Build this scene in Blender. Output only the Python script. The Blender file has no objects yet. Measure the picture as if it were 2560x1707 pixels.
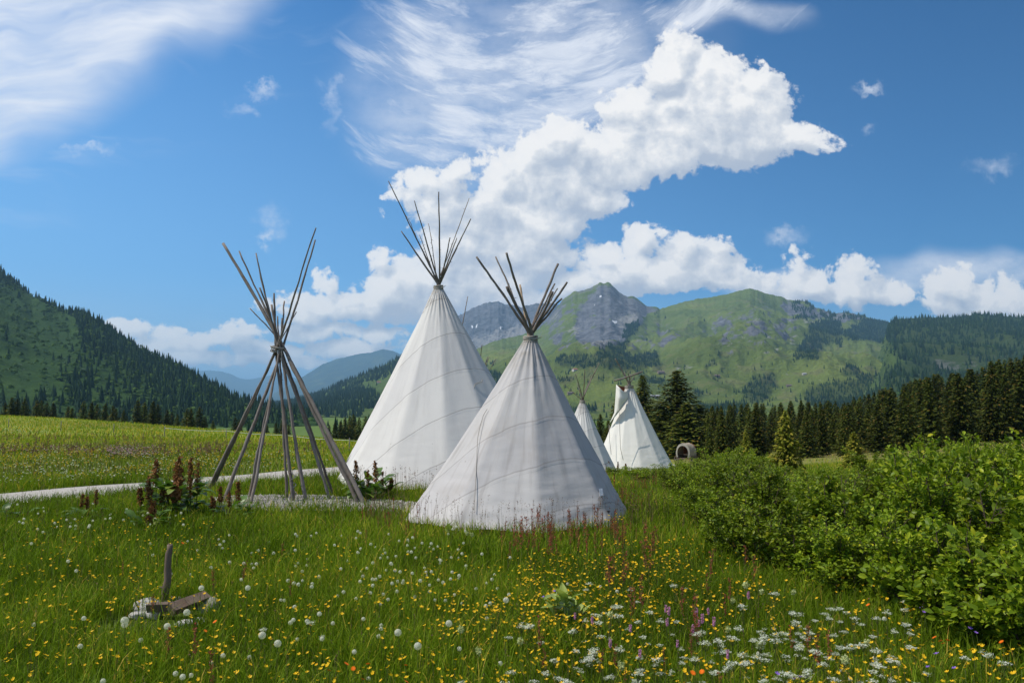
import bpy, math, random
import numpy as np
from math import radians, sin, cos, pi, sqrt, atan2, tan
random.seed(7); rng = np.random.default_rng(11)
scene = bpy.context.scene
COL = scene.collection
# ------------------------------------------------------------------ camera
F = 1991.0; CX, CY = 1280.0, 853.5; EYE = 1.9
PITCH = math.atan((1010.0 - CY) / F)
cam_d = bpy.data.cameras.new('camera'); cam_d.sensor_width = 36.0; cam_d.lens = 36.0 * F / 2560.0
cam_d.clip_start = 0.1; cam_d.clip_end = 120000.0
cam = bpy.data.objects.new('camera', cam_d); COL.objects.link(cam)
cam.location = (0, 0, EYE); cam.rotation_euler = (pi / 2 + PITCH, 0, 0)
scene.camera = cam
SUN_EL, SUN_AZ = radians(56), radians(-98)      # azimuth measured from +Y towards +X
sdir = (cos(SUN_EL) * sin(SUN_AZ), cos(SUN_EL) * cos(SUN_AZ), sin(SUN_EL))

def uv(px, py):
    """direction of a picture point as (x/y, z/y)"""
    a, c = (px - CX) / F, (CY - py) / F
    y = cos(PITCH) - c * sin(PITCH); z = sin(PITCH) + c * cos(PITCH)
    return a / y, z / y
def at(px, py, Y):
    u, v = uv(px, py); return (u * Y, Y, EYE + v * Y)

# ------------------------------------------------------------------ node helpers
class NT:
    def __init__(s, tree): s.t = tree; s.n = tree.nodes; s.l = tree.links
    def node(s, typ, ins=None, **kw):
        n = s.n.new(typ)
        for k, v in kw.items(): setattr(n, k, v)
        for k, v in (ins or {}).items(): s.put(n.inputs[k], v)
        return n
    def put(s, sock, v):
        if isinstance(v, bpy.types.NodeSocket): s.l.new(v, sock)
        elif v is not None:
            if hasattr(sock.default_value, '__len__') and not hasattr(v, '__len__'): v = (v,) * len(sock.default_value)
            if hasattr(v, '__len__') and len(v) == 3 and len(sock.default_value) == 4: v = (*v, 1)
            sock.default_value = v
    def m(s, op, a, b=None, c=None, clamp=False):
        n = s.n.new('ShaderNodeMath'); n.operation = op; n.use_clamp = clamp
        for i, v in enumerate((a, b, c)): s.put(n.inputs[i], v)
        return n.outputs[0]
    def v(s, op, a, b=None, c=None):
        n = s.n.new('ShaderNodeVectorMath'); n.operation = op
        for i, x in enumerate((a, b, c)):
            if x is not None:
                if op == 'SCALE' and i == 1: s.put(n.inputs['Scale'], x)
                else: s.put(n.inputs[i], x)
        return n.outputs['Value'] if op in ('LENGTH', 'DOT_PRODUCT', 'DISTANCE') else n.outputs[0]
    def noise(s, vec, scale, detail=3, rough=.5, dist=0., out='Fac'):
        return s.node('ShaderNodeTexNoise', {'Vector': vec, 'Scale': scale, 'Detail': detail, 'Roughness': rough, 'Distortion': dist}).outputs[out]
    def vor(s, vec, scale, detail=0, feature='F1', out='Distance'):
        n = s.node('ShaderNodeTexVoronoi', {'Vector': vec, 'Scale': scale, 'Detail': detail}, feature=feature); n.normalize = False
        return n.outputs[out]
    def sst(s, x, a, b):
        n = s.node('ShaderNodeMapRange', {'Value': x, 'From Min': a, 'From Max': b}, interpolation_type='SMOOTHSTEP'); return n.outputs[0]
    def lin(s, x, a, b, c=0., d=1.):
        return s.node('ShaderNodeMapRange', {'Value': x, 'From Min': a, 'From Max': b, 'To Min': c, 'To Max': d}).outputs[0]
    def mix(s, f, a, b, mode='MIX'):
        n = s.n.new('ShaderNodeMix'); n.data_type = 'RGBA'; n.blend_type = mode
        s.put(n.inputs['Factor'], f); s.put(n.inputs['A'], a); s.put(n.inputs['B'], b); return n.outputs['Result']
    def ramp(s, f, stops):
        n = s.n.new('ShaderNodeValToRGB'); s.put(n.inputs[0], f); e = n.color_ramp.elements
        while len(e) < len(stops): e.new(.5)
        for i, (p, c) in enumerate(stops): e[i].position = p; e[i].color = (*c, 1)
        return n.outputs[0]
    def mapping(s, vec, scale=(1, 1, 1), rot=(0, 0, 0), loc=(0, 0, 0)):
        return s.node('ShaderNodeMapping', {'Vector': vec, 'Scale': scale, 'Rotation': rot, 'Location': loc}).outputs[0]
    def attr(s, name, out='Fac'): return s.node('ShaderNodeAttribute', attribute_name=name).outputs[out]

# ------------------------------------------------------------------ world: sky with clouds (by direction)
SKY_STR = 0.085
world = bpy.data.worlds.new('World'); scene.world = world; world.use_nodes = True
W = NT(world.node_tree)
for n in list(W.n): W.n.remove(n)
def build_world():
    sky = W.node('ShaderNodeTexSky', sky_type='NISHITA', sun_disc=False, sun_elevation=SUN_EL, sun_rotation=SUN_AZ,
                 altitude=1400.0, air_density=1.0, dust_density=0.7, ozone_density=2.2).outputs[0]
    gen = W.node('ShaderNodeTexCoord').outputs['Generated']
    sx = W.node('ShaderNodeSeparateXYZ', {0: gen})
    X, Y, Z = sx.outputs
    yy = W.m('MAXIMUM', Y, 0.08)
    q = W.node('ShaderNodeCombineXYZ', {0: W.m('MULTIPLY', W.m('DIVIDE', X, yy), F / 100), 1: W.m('MULTIPLY', W.m('DIVIDE', Z, yy), F / 100)}).outputs[0]
    front = W.sst(Y, 0.08, 0.3)
    k = 2560 / 2352
    def Q(x, y):
        u, v = uv(x * k, y * k); return u * F / 100, v * F / 100
    B = [(1560,120,62,58),(1535,170,60,60),(1620,150,60,50),(1640,215,105,90),(1735,225,90,75),(1785,205,38,30),(1570,275,95,85),(1690,300,130,90),(1815,318,90,45),(1870,330,50,26),(1730,140,20,16),(1800,180,22,16),
         (1460,250,85,52),(1405,245,40,34),(1500,330,150,80),(1400,370,135,75),(1290,330,68,62),(1240,360,75,60),(1270,430,110,75),(1360,450,85,55),(1140,372,46,44),(1165,415,70,60),
         (1045,410,62,42),(985,425,65,38),(915,420,26,28),(940,450,50,30),(1030,480,90,55),(1120,500,110,70),(1230,510,100,70),(1310,500,50,45),(1170,590,125,75),(1250,580,80,60),(1080,560,70,50),(960,500,30,20),
         (868,590,18,30),(890,625,34,30),(950,630,70,42),(1010,600,70,45),(880,680,70,45),(960,690,110,45),(1050,660,120,60),(745,655,30,26),(760,690,62,34),(700,690,62,32),(820,715,130,24),(650,690,34,24),(610,705,36,22),(1150,680,120,50),
         (1250,645,60,22),(1390,590,44,34),(1350,610,34,22),(1480,575,48,38),(1510,560,22,20),(1440,615,90,40),(1550,590,60,38),(1630,580,42,32),(1640,610,70,40),(1520,640,190,34),(1720,625,40,22),(1750,640,40,16),
         (1825,620,32,28),(1850,650,44,32),(1880,680,60,22),(1960,640,40,28),(1985,665,60,24),(2040,650,40,20),(1930,685,110,14),
         (2180,665,38,26),(2230,690,76,32),(2310,690,60,28),(2360,700,60,36),(2140,705,30,12),
         (270,748,44,20),(320,758,54,22),(400,768,58,26),(445,790,80,24),(500,775,40,22),(535,750,28,20),(560,775,54,26),(700,760,90,24),(860,765,90,24),(620,800,110,18),(330,795,110,26),(270,765,60,28),(380,772,70,30),(480,785,80,30),(450,825,150,20),(875,600,34,44),(925,640,66,56),(985,650,66,54),(900,700,100,44),(748,655,40,40),(790,695,66,42),(700,720,70,34),(1060,600,80,60),(1830,600,30,34),(1960,628,50,40),(2190,660,70,46),(2260,668,40,34),(1385,585,46,42),(1480,562,58,50),(1565,580,58,48),(1640,585,50,42),(1825,612,36,36),(1960,636,46,36),(2200,668,70,40),(2320,680,50,40),(1420,640,120,44),(1560,615,90,44),(1640,640,110,36),(1330,650,110,34),(1740,655,70,26),(1850,660,70,44),(1960,668,80,40),(2060,672,70,28),(2180,695,70,40),(2260,700,90,44),(2340,705,70,44),(1000,660,120,70),(900,680,80,55),(1050,560,90,60),(1180,530,110,80),(1130,640,130,60),(740,700,80,38),(640,830,150,18),(820,800,120,26),(760,755,70,26),(880,493,8,6),(905,515,9,9)]
    def blobs(p, lst, soft=False):
        out = None
        for (x, y, rx, ry) in lst:
            cx, cy = Q(x, y); rx2, ry2 = rx * k / 100 * 1.2, ry * k / 100 * 1.2; rm = sqrt(rx2 * ry2)
            a = W.v('MULTIPLY_ADD', p, (1 / rx2, 1 / ry2, 0), (-cx / rx2, -cy / ry2, 0))
            f = W.m('MULTIPLY_ADD', W.v('LENGTH', a), -1.0 if soft else -rm, 1.0 if soft else rm)
            out = f if out is None else W.m('SMOOTH_MAX', out, f, 0.12 if not soft else .3)
        return out
    w = W.noise(q, 1.0, 2, .55, out='Color')
    warp = W.v('MULTIPLY', W.v('SUBTRACT', w, (.5, .5, .5)), (.7, .6, 0))
    fine2 = W.noise(W.v('ADD', q, warp), 3.3, 7, .62)
    def low(p):
        f = W.m('MINIMUM', blobs(W.v('ADD', p, warp), B), 0.62)
        return W.m('ADD', f, W.m('MULTIPLY_ADD', W.noise(p, 1.25, 4, .58), .95, -.475))
    La = low(q); Lb = low(W.v('ADD', q, (-.20, .34, 0)))
    vo = W.vor(W.v('ADD', q, W.v('SCALE', w, .3)), 3.4, 2.0)
    Fa = W.m('ADD', La, W.m('ADD', W.m('MULTIPLY_ADD', fine2, .62, -.31), W.m('MULTIPLY_ADD', vo, -.20, .13)))
    alpha = W.m('MULTIPLY', W.sst(Fa, .0, .20), W.lin(Fa, 0, .5, .85, 1.0), clamp=True)
    ed = W.m('SUBTRACT', La, Lb)
    big = W.noise(W.mapping(q, (1, 1.5, 1)), .42, 2, .5)
    sh = W.m('ADD', W.m('MULTIPLY_ADD', ed, 1.9, .50), W.m('MULTIPLY_ADD', big, 2.3, -1.2))
    sh = W.m('ADD', sh, W.m('MULTIPLY_ADD', fine2, .9, -.45))
    sh = W.m('ADD', sh, W.m('MULTIPLY', W.sst(Fa, .7, .1), .20), clamp=True)
    ccol = W.ramp(sh, [(0, (.50, .56, .66)), (.32, (.63, .675, .745)), (.66, (.80, .82, .85)), (1.0, (1.0, .985, .965))])
    cl = W.v('SCALE', ccol, 1.02 / SKY_STR)
    # cirrus
    ax, ay = Q(0, 395); bx, by = Q(615, 0)
    dx, dy = bx - ax, by - ay; L = sqrt(dx * dx + dy * dy); nx, ny = -dy / L, dx / L
    wl = W.v('SUBTRACT', W.noise(q, .33, 2, .5, out='Color'), (.5, .5, .5)); qw = W.v('ADD', q, W.v('SCALE', wl, 2.0))
    dl = W.m('SUBTRACT', W.v('DOT_PRODUCT', qw, (nx, ny, 0)), nx * ax + ny * ay)
    ang = atan2(dy, dx)
    st1 = W.noise(W.mapping(qw, (.16, 1.3, 1), (0, 0, ang * -.55)), 1.0, 6, .55)
    c1 = W.m('MULTIPLY', W.sst(dl, -.5, 1.1), W.lin(st1, .30, .66, .42, 1.0), clamp=True)
    c1b = W.m('MULTIPLY', W.sst(dl, -3.2, .5), W.sst(st1, .5, .8)); c1b = W.m('MULTIPLY', c1b, .30)
    soft = W.noise(W.mapping(q, (.7, 1.3, 1)), 1.2, 6, .62)
    S2 = [(1130,200,330,270),(1040,270,190,180),(1330,120,330,170),(1640,22,190,55),(1000,100,160,160)]
    s2 = blobs(W.v('ADD', q, W.v('SCALE', wl, 3.0)), S2, True)
    qs = W.node('ShaderNodeSeparateXYZ', {0: q}); cxx = Q(1200, 0)[0]; ddx = W.m('SUBTRACT', qs.outputs[0], cxx)
    yc = W.m('MULTIPLY_ADD', W.m('MULTIPLY', ddx, ddx), -.075, qs.outputs[1])
    qc = W.node('ShaderNodeCombineXYZ', {0: qs.outputs[0], 1: yc}).outputs[0]
    qc = W.v('ADD', qc, W.v('MULTIPLY', wl, (1.0, .8, 0)))
    st2 = W.noise(W.mapping(qc, (.30, 1.05, 1), (0, 0, .03)), 1.0, 7, .62, .35)
    fine = W.noise(W.mapping(qc, (.9, 2.6, 1)), 1.0, 6, .68, .5)
    a2 = W.m('ADD', W.m('MULTIPLY_ADD', s2, .95, W.m('MULTIPLY_ADD', st2, 2.3, -1.15)), W.m('MULTIPLY_ADD', fine, .9, -.45))
    c2 = W.m('MULTIPLY', W.sst(a2, .02, 1.0), W.sst(s2, -.12, .25)); c2 = W.m('MAXIMUM', W.m('MULTIPLY', c2, W.lin(fine, .32, .62, .68, .92)), W.m('MULTIPLY', W.sst(s2, -.05, .8), W.lin(soft, .3, .65, .25, .62)))
    S3 = [(625,505,32,52),(612,545,30,16),(1995,200,36,14),(1990,300,26,18),(555,255,40,24),(605,208,46,18),(1810,545,60,22),(765,235,26,80),(2280,385,60,30),(200,340,80,16)]
    s3 = blobs(W.v('ADD', q, W.v('SCALE', W.v('SUBTRACT', W.noise(q, 2.2, 4, .6, out='Color'), (.5, .5, .5)), 1.1)), S3, True)
    c3 = W.m('MULTIPLY', W.sst(s3, 0, 1.1), W.lin(soft, .35, .7, .05, .7))
    S4 = [(2200,632,200,44),(2330,622,110,46),(1760,650,120,30),(2080,660,120,30)]
    c4 = W.m('MULTIPLY', W.sst(blobs(W.v('ADD', q, W.v('SCALE', wl, 1.6)), S4, True), -.1, .7), W.lin(soft, .3, .65, .3, .75))
    ci = W.m('MAXIMUM', W.m('MAXIMUM', c1, c1b), W.m('MAXIMUM', c2, W.m('MAXIMUM', c3, c4)))
    ci = W.m('MULTIPLY', ci, front)
    skyc = W.v('SCALE', W.mix(1.0, sky, (.42, 1.16, 1.72), 'MULTIPLY'), W.lin(X, -.55, .6, 1.16, .62))
    skyc = W.mix(W.m('MULTIPLY', W.lin(Z, .52, .04), W.lin(X, -.5, .45, .80, .12)), skyc, tuple(c / SKY_STR for c in (.26, .53, .84)))
    # low hazy cloud deck near the horizon, all round
    low = W.sst(Z, .16, .02)
    lown = W.noise(W.mapping(gen, (1, 1, 4)), 6, 5, .6)
    skyc = W.mix(W.m('MULTIPLY', low, W.lin(lown, .3, .7, .25, .6)), skyc, tuple(c / SKY_STR for c in (.55, .68, .82)))
    cicol = tuple(c / SKY_STR for c in (.86, .90, .98))
    c = W.mix(ci, skyc, cicol)
    # generic broken cloud behind the camera, same look
    gb = W.m('MULTIPLY', W.sst(W.noise(gen, 2.2, 7, .6), .5, .62), W.sst(Y, .2, -.1))
    c = W.mix(gb, c, tuple(c_ / SKY_STR for c_ in (.85, .87, .9)))
    c = W.mix(W.m('MULTIPLY', alpha, front), c, cl)
    bg = W.node('ShaderNodeBackground', {'Color': c, 'Strength': SKY_STR})
    o = W.node('ShaderNodeOutputWorld'); W.l.new(bg.outputs[0], o.inputs[0])
build_world()
world.cycles.sampling_method = 'MANUAL'; world.cycles.sample_map_resolution = 512
# ------------------------------------------------------------------ sun
sun_d = bpy.data.lights.new('sun', 'SUN'); sun_d.energy = 4.6; sun_d.angle = radians(0.53); sun_d.color = (1, .94, .83)
sun = bpy.data.objects.new('sun', sun_d); COL.objects.link(sun)
sun.rotation_euler = (pi / 2 - SUN_EL, 0, pi - SUN_AZ)
scene.view_settings.view_transform = 'Standard'; scene.view_settings.look = 'None'
scene.view_settings.gamma = 1; scene.view_settings.exposure = 0.0; scene.view_settings.use_curve_mapping = False
cy = scene.cycles
cy.max_bounces = 6; cy.diffuse_bounces = 3; cy.glossy_bounces = 2; cy.transmission_bounces = 3; cy.volume_bounces = 0; cy.transparent_max_bounces = 8
cy.use_denoising = True
try: cy.denoiser = 'OPENIMAGEDENOISE'; cy.denoising_input_passes = 'RGB_ALBEDO_NORMAL'
except Exception: pass
cy.sample_clamp_indirect = 6; cy.use_adaptive_sampling = False

# ------------------------------------------------------------------ object helpers
def link(o, parent=None):
    COL.objects.link(o)
    if parent is not None: o.parent = parent
    return o
def tag(o, label=None, cat=None, group=None, kind=None):
    if label: o['label'] = label
    if cat: o['category'] = cat
    if group: o['group'] = group
    if kind: o['kind'] = kind
    return o
def empty(name, loc=(0, 0, 0), rz=0.):
    o = bpy.data.objects.new(name, None); o.location = loc; o.rotation_euler = (0, 0, rz); o.empty_display_size = .2
    return link(o)
def mesh(name, V, T=None, Qd=None, mats=(), smooth=False, mi=None, attrs=None, vattrs=None):
    """V nx3, T triangles, Qd quads (faces in that order)"""
    me = bpy.data.meshes.new(name)
    V = np.asarray(V, np.float32).reshape(-1, 3)
    T = np.zeros((0, 3), np.int32) if T is None else np.asarray(T, np.int32).reshape(-1, 3)
    Qd = np.zeros((0, 4), np.int32) if Qd is None else np.asarray(Qd, np.int32).reshape(-1, 4)
    me.vertices.add(len(V)); me.vertices.foreach_set('co', V.ravel())
    me.loops.add(T.size + Qd.size); me.loops.foreach_set('vertex_index', np.concatenate([T.ravel(), Qd.ravel()]))
    nf = len(T) + len(Qd); me.polygons.add(nf)
    ls = np.concatenate([np.arange(len(T)) * 3, T.size + np.arange(len(Qd)) * 4]).astype(np.int32)
    me.polygons.foreach_set('loop_start', ls)
    if smooth: me.polygons.foreach_set('use_smooth', np.ones(nf, bool))
    else: me.polygons.foreach_set('use_smooth', np.zeros(nf, bool))
    for m_ in mats: me.materials.append(m_)
    if mi is not None: me.polygons.foreach_set('material_index', np.asarray(mi, np.int32))
    for k, a in (vattrs or {}).items():
        at_ = me.attributes.new(k, 'FLOAT', 'POINT'); at_.data.foreach_set('value', np.asarray(a, np.float32).ravel())
    for k, a in (attrs or {}).items():
        at_ = me.attributes.new(k, 'FLOAT', 'FACE'); at_.data.foreach_set('value', np.asarray(a, np.float32).ravel())
    me.update(calc_edges=True); me.validate()
    return me
def obj(name, me, parent=None, loc=None, rz=None):
    o = bpy.data.objects.new(name, me)
    if loc is not None: o.location = loc
    if rz is not None: o.rotation_euler = (0, 0, rz)
    return link(o, parent)
class MB:
    """collects tubes, boxes, grids into one mesh"""
    def __init__(s): s.V = []; s.T = []; s.Q = []; s.n = 0; s.mt = []; s.mq = []
    def add(s, V, T=None, Q=None, m=0):
        V = np.asarray(V, float).reshape(-1, 3); s.V.append(V)
        if T is not None and len(T): T = np.asarray(T).reshape(-1, 3); s.T.append(T + s.n); s.mt += [m] * len(T)
        if Q is not None and len(Q): Q = np.asarray(Q).reshape(-1, 4); s.Q.append(Q + s.n); s.mq += [m] * len(Q)
        s.n += len(V); return s
    def tube(s, pts, rad, sides=8, m=0, cap=True):
        pts = np.asarray(pts, float); n = len(pts); rad = np.broadcast_to(rad, n)
        tan_ = np.gradient(pts, axis=0); tan_ /= np.linalg.norm(tan_, axis=1)[:, None] + 1e-9
        up = np.array([0, 0, 1.]) if abs(tan_[0, 2]) < .9 else np.array([1., 0, 0])
        V = []
        for i in range(n):
            a = np.cross(tan_[i], up); a /= np.linalg.norm(a) + 1e-9; b = np.cross(tan_[i], a)
            th = np.arange(sides) * 2 * pi / sides
            V.append(pts[i] + rad[i] * (np.cos(th)[:, None] * a + np.sin(th)[:, None] * b))
        V = np.concatenate(V); Q = []
        for i in range(n - 1):
            for j in range(sides):
                k = (j + 1) % sides; Q.append((i * sides + j, i * sides + k, (i + 1) * sides + k, (i + 1) * sides + j))
        T = []
        if cap:
            V = np.concatenate([V, pts[[0, -1]]]); c = n * sides
            for j in range(sides):
                k = (j + 1) % sides; T.append((c, k, j)); T.append((c + 1, (n - 1) * sides + j, (n - 1) * sides + k))
        return s.add(V, T, Q, m)
    def box(s, c, size, rz=0., m=0, jit=0., rx=0., seed=0):
        c = np.array(c, float); h = np.array(size, float) / 2
        V = np.array([[x, y, z] for x in (-1, 1) for y in (-1, 1) for z in (-1, 1)], float) * h
        if jit: V += np.random.default_rng(seed).uniform(-jit, jit, V.shape)
        if rx: V = V @ np.array([[1, 0, 0], [0, cos(rx), sin(rx)], [0, -sin(rx), cos(rx)]])
        V = V @ np.array([[cos(rz), sin(rz), 0], [-sin(rz), cos(rz), 0], [0, 0, 1]]) + c
        return s.add(V, None, [(0, 1, 3, 2), (4, 6, 7, 5), (0, 4, 5, 1), (2, 3, 7, 6), (0, 2, 6, 4), (1, 5, 7, 3)], m)
    def build(s, name, mats, smooth=False, **kw):
        return mesh(name, np.concatenate(s.V), np.concatenate(s.T) if s.T else None, np.concatenate(s.Q) if s.Q else None, mats, smooth, s.mt + s.mq, **kw)

# numpy gradient noise
_p = np.random.default_rng(3).permutation(512); _g = np.random.default_rng(4).uniform(0, 2 * pi, 512)
_gx, _gy = np.cos(_g), np.sin(_g)
def perlin(x, y):
    xi = np.floor(x).astype(int); yi = np.floor(y).astype(int); xf = x - xi; yf = y - yi
    def g(ix, iy, dx, dy):
        h = _p[(_p[ix & 511] + iy) & 511]; return _gx[h] * dx + _gy[h] * dy
    sx = xf * xf * xf * (xf * (xf * 6 - 15) + 10); sy = yf * yf * yf * (yf * (yf * 6 - 15) + 10)
    a = g(xi, yi, xf, yf); b = g(xi + 1, yi, xf - 1, yf); c = g(xi, yi + 1, xf, yf - 1); d = g(xi + 1, yi + 1, xf - 1, yf - 1)
    return (a + (b - a) * sx + ((c + (d - c) * sx) - (a + (b - a) * sx)) * sy) * 1.5
def fbm(x, y, o=4, r=.5, ridged=False):
    x = np.asarray(x, float); y = np.asarray(y, float)
    s = 0; a = 1; t = 0
    for i in range(o):
        n = perlin(x + 17.3 * i, y - 9.1 * i)
        if ridged: n = 1 - 2 * np.abs(n)
        s = s + a * n; t += a; a *= r; x = x * 2.03; y = y * 2.03
    return s / t
def inpoly(x, y, P):
    c = np.zeros(np.shape(x), bool); n = len(P)
    for i in range(n):
        x1, y1 = P[i]; x2, y2 = P[(i + 1) % n]
        if y1 == y2: continue
        c ^= ((y1 > y) != (y2 > y)) & (x < (x2 - x1) * (y - y1) / (y2 - y1) + x1)
    return c
def proj(x, y, z):
    z = z - EYE
    f = y * cos(PITCH) + z * sin(PITCH); up = -y * sin(PITCH) + z * cos(PITCH)
    return CX + F * x / f, CY - F * up / f

# ------------------------------------------------------------------ terrain height
_D = np.array([0, 6, 10, 15, 20, 30, 40, 55, 75, 100, 130, 200, 300, 500, 1000, 2000, 40000.])
_PX = np.array([-900, 0, 250, 500, 700, 900, 1300, 1700, 2100, 2560, 3400.])
_Z = np.array([
 [0, 0, 0, 0, 0, 0, .1, .3, .6, .8, 0, -5, -10, -16, -20, -25, -60],
 [0, 0, 0, 0, 0, 0, .05, .15, .3, .38, -.2, -5, -10, -16, -20, -25, -60],
 [0, 0, 0, 0, 0, 0, 0, 0, -.1, -.2, -1.2, -6, -11, -16, -20, -25, -60],
 [0, 0, 0, 0, 0, 0, -.1, -.25, -.55, -1.1, -3, -8, -12, -17, -20, -25, -60],
 [0, 0, 0, 0, 0, -.05, -.2, -.5, -1.0, -1.9, -4, -9, -13, -18, -20, -25, -60],
 [0, 0, 0, 0, 0, -.2, -.5, -.9, -1.5, -2.8, -5, -10, -14, -18, -21, -25, -60],
 [0, 0, 0, 0, -.1, -.6, -1.2, -2.2, -3.4, -4.6, -6, -10, -14, -18, -22, -25, -60],
 [0, 0, 0, 0, -.25, -.9, -1.5, -2.5, -3.6, -4.8, -6, -9, -14, -18, -22, -25, -60],
 [0, 0, 0, -.1, -.3, -.7, -1.2, -2.0, -3.0, -4.1, -5.2, -7, -10, -16, -22, -25, -60],
 [0, 0, 0, -.1, -.2, -.4, -.8, -1.2, -1.8, -2.3, -1.8, -.3, 0, -5, -20, -25, -60],
 [0, 0, 0, 0, -.1, -.2, -.3, -.5, -.8, -1.0, 0, 4, 6, 0, -15, -25, -60]])
_GA = np.linspace(-50, 50, 201); _GL = np.linspace(math.log(4), math.log(40004), 420)
def _mk():
    az = np.degrees(np.arctan((_PX - CX) / F)); L = np.log(_D + 4)
    A = np.array([np.interp(_GL, L, r) for r in _Z])
    Bm = np.array([np.interp(_GA, az, A[:, j]) for j in range(len(_GL))]).T
    for _ in range(3):
        Bm = (np.roll(Bm, 1, 1) + Bm * 2 + np.roll(Bm, -1, 1)) / 4 * 1.0
        Bm[:, 0] = Bm[:, 1] * 0; Bm[:, -1] = -60
        P = np.pad(Bm, ((4, 4), (0, 0)), 'edge'); Bm = sum(P[i:i + 201] for i in range(9)) / 9
    return Bm
_GT = _mk()
def G(x, y, fine=True):
    x = np.asarray(x, float); y = np.asarray(y, float)
    r = np.sqrt(x * x + y * y) + 1e-6; az = np.arctan2(x, y); ac = np.clip(az, radians(-50), radians(50))
    D = r * np.cos(ac)
    fi = (np.degrees(ac) + 50) / 100 * 200; fj = (np.log(D + 4) - _GL[0]) / (_GL[-1] - _GL[0]) * 419
    i = np.clip(fi.astype(int), 0, 199); j = np.clip(fj.astype(int), 0, 418); a = fi - i; b = np.clip(fj - j, 0, 1)
    z = (_GT[i, j] * (1 - a) + _GT[i + 1, j] * a) * (1 - b) + (_GT[i, j + 1] * (1 - a) + _GT[i + 1, j + 1] * a) * b
    k = np.clip(D / 150, 0, 1)
    z = z + fbm(x / 2.3, y / 2.3, 2) * .035 * np.clip(1.2 - D / 60, 0, 1) + fbm(x / 14, y / 14, 3) * .10 * np.clip((D - 8) / 20, 0, 1) + fbm(x / 120, y / 120, 3) * 1.2 * k * k
    return z
def ground_hit(px, py):
    """point where the sight line meets the ground"""
    u, v = uv(px, py); lo, hi = 2.0, 400.0
    for Y in np.geomspace(2, 400, 400):
        if EYE + v * Y < float(G(u * Y, Y)): hi = Y; break
        lo = Y
    for _ in range(20):
        m_ = (lo + hi) / 2
        if EYE + v * m_ < float(G(u * m_, m_)): hi = m_
        else: lo = m_
    return np.array((u * lo, lo, float(G(u * lo, lo))))

# ------------------------------------------------------------------ materials
def new_mat(name):
    m_ = bpy.data.materials.new(name); m_.use_nodes = True
    t = NT(m_.node_tree)
    for n in list(t.n): t.n.remove(n)
    t.out = t.node('ShaderNodeOutputMaterial'); return m_, t
def principled(t, col, rough=.8, spec=.3, bump=None, bstr=.3, bdist=.02, **kw):
    ins = {'Base Color': col, 'Roughness': rough, 'Specular IOR Level': spec}; ins.update(kw)
    if bump is not None:
        ins['Normal'] = t.node('ShaderNodeBump', {'Height': bump, 'Strength': bstr, 'Distance': bdist}).outputs[0]
    return t.node('ShaderNodeBsdfPrincipled', ins).outputs[0]
def finish(t, s): t.l.new(s, t.out.inputs[0])
def leaf_mat(name, stops, transl=.3, rough=.55, attr='rnd', spec=.06, noise_scale=None, noise_amt=.5, objvar=0.):
    m_, t = new_mat(name)
    f = t.attr(attr)
    if noise_scale:
        oc = t.node('ShaderNodeNewGeometry').outputs['Position']
        n = t.noise(oc, noise_scale, 3, .6)
        f = t.m('ADD', f, t.m('MULTIPLY_ADD', n, noise_amt * 2, -noise_amt), clamp=True)
    c = t.ramp(f, stops)
    if objvar: c = t.v('SCALE', c, t.lin(t.node('ShaderNodeObjectInfo').outputs['Random'], 0, 1, 1 - objvar, 1 + objvar))
    p = principled(t, c, rough, spec)
    tr = t.node('ShaderNodeBsdfTranslucent', {'Color': t.mix(1, c, (1.15, 1.25, .75), 'MULTIPLY')}).outputs[0]
    mx = t.node('ShaderNodeMixShader', {0: transl, 1: p, 2: tr}).outputs[0]
    finish(t, mx); return m_
def plain(name, col, rough=.8, spec=.2, var=.25, scale=20):
    m_, t = new_mat(name)
    n = t.noise(t.node('ShaderNodeTexCoord').outputs['Object'], scale, 4, .6)
    c = t.mix(n, tuple(x * (1 - var) for x in col), tuple(min(1, x * (1 + var)) for x in col))
    finish(t, principled(t, c, rough, spec, n, .4, .01)); return m_

M = {}
M['grass'] = leaf_mat('grass_blades', [(0, (0.069, 0.1064, 0.0065)), (0.4, (0.1332, 0.211, 0.0098)), (0.75, (0.2297, 0.3118, 0.0162)), (0.93, (0.3906, 0.3852, 0.0322)), (1, (0.5974, 0.4036, 0.0727))], .32, .5, noise_scale=.8, noise_amt=.22)
M['grass_head'] = leaf_mat('grass_seed_heads', [(0, (.14, .09, .05)), (.5, (.22, .12, .09)), (1, (.10, .09, .04))], .2, .7)
M['sorrel'] = leaf_mat('sorrel', [(0, (0.345, 0.07, 0.045)), (0.6, (0.299, 0.1, 0.06)), (1, (0.1725, 0.1, 0.04))], .2, .7)
M['shrub'] = leaf_mat('shrub_leaves', [(0, (0.0744, 0.1256, 0.0081)), (0.5, (0.1636, 0.2319, 0.0113)), (0.85, (0.2974, 0.338, 0.0177)), (1, (0.446, 0.425, 0.0282))], .30, .42, spec=.14, objvar=.3)
M['spruce'] = leaf_mat('spruce_needles', [(0, (0.027, 0.0402, 0.008)), (0.5, (0.051, 0.07, 0.0103)), (0.85, (0.0969, 0.102, 0.0138)), (1, (0.1614, 0.1062, 0.0206))], .12, .6, objvar=.4)
M['spruce_light'] = leaf_mat('light_spruce_needles', [(0, (0.0975, 0.1229, 0.0143)), (0.5, (0.195, 0.2106, 0.022)), (1, (0.3315, 0.2633, 0.0385))], .2, .6)
M['far_spruce'] = leaf_mat('far_spruce', [(0, (0.0125, 0.0297, 0.012)), (0.6, (0.0225, 0.049, 0.0168)), (1, (0.04, 0.0743, 0.0192))], .05, .7)
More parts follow.
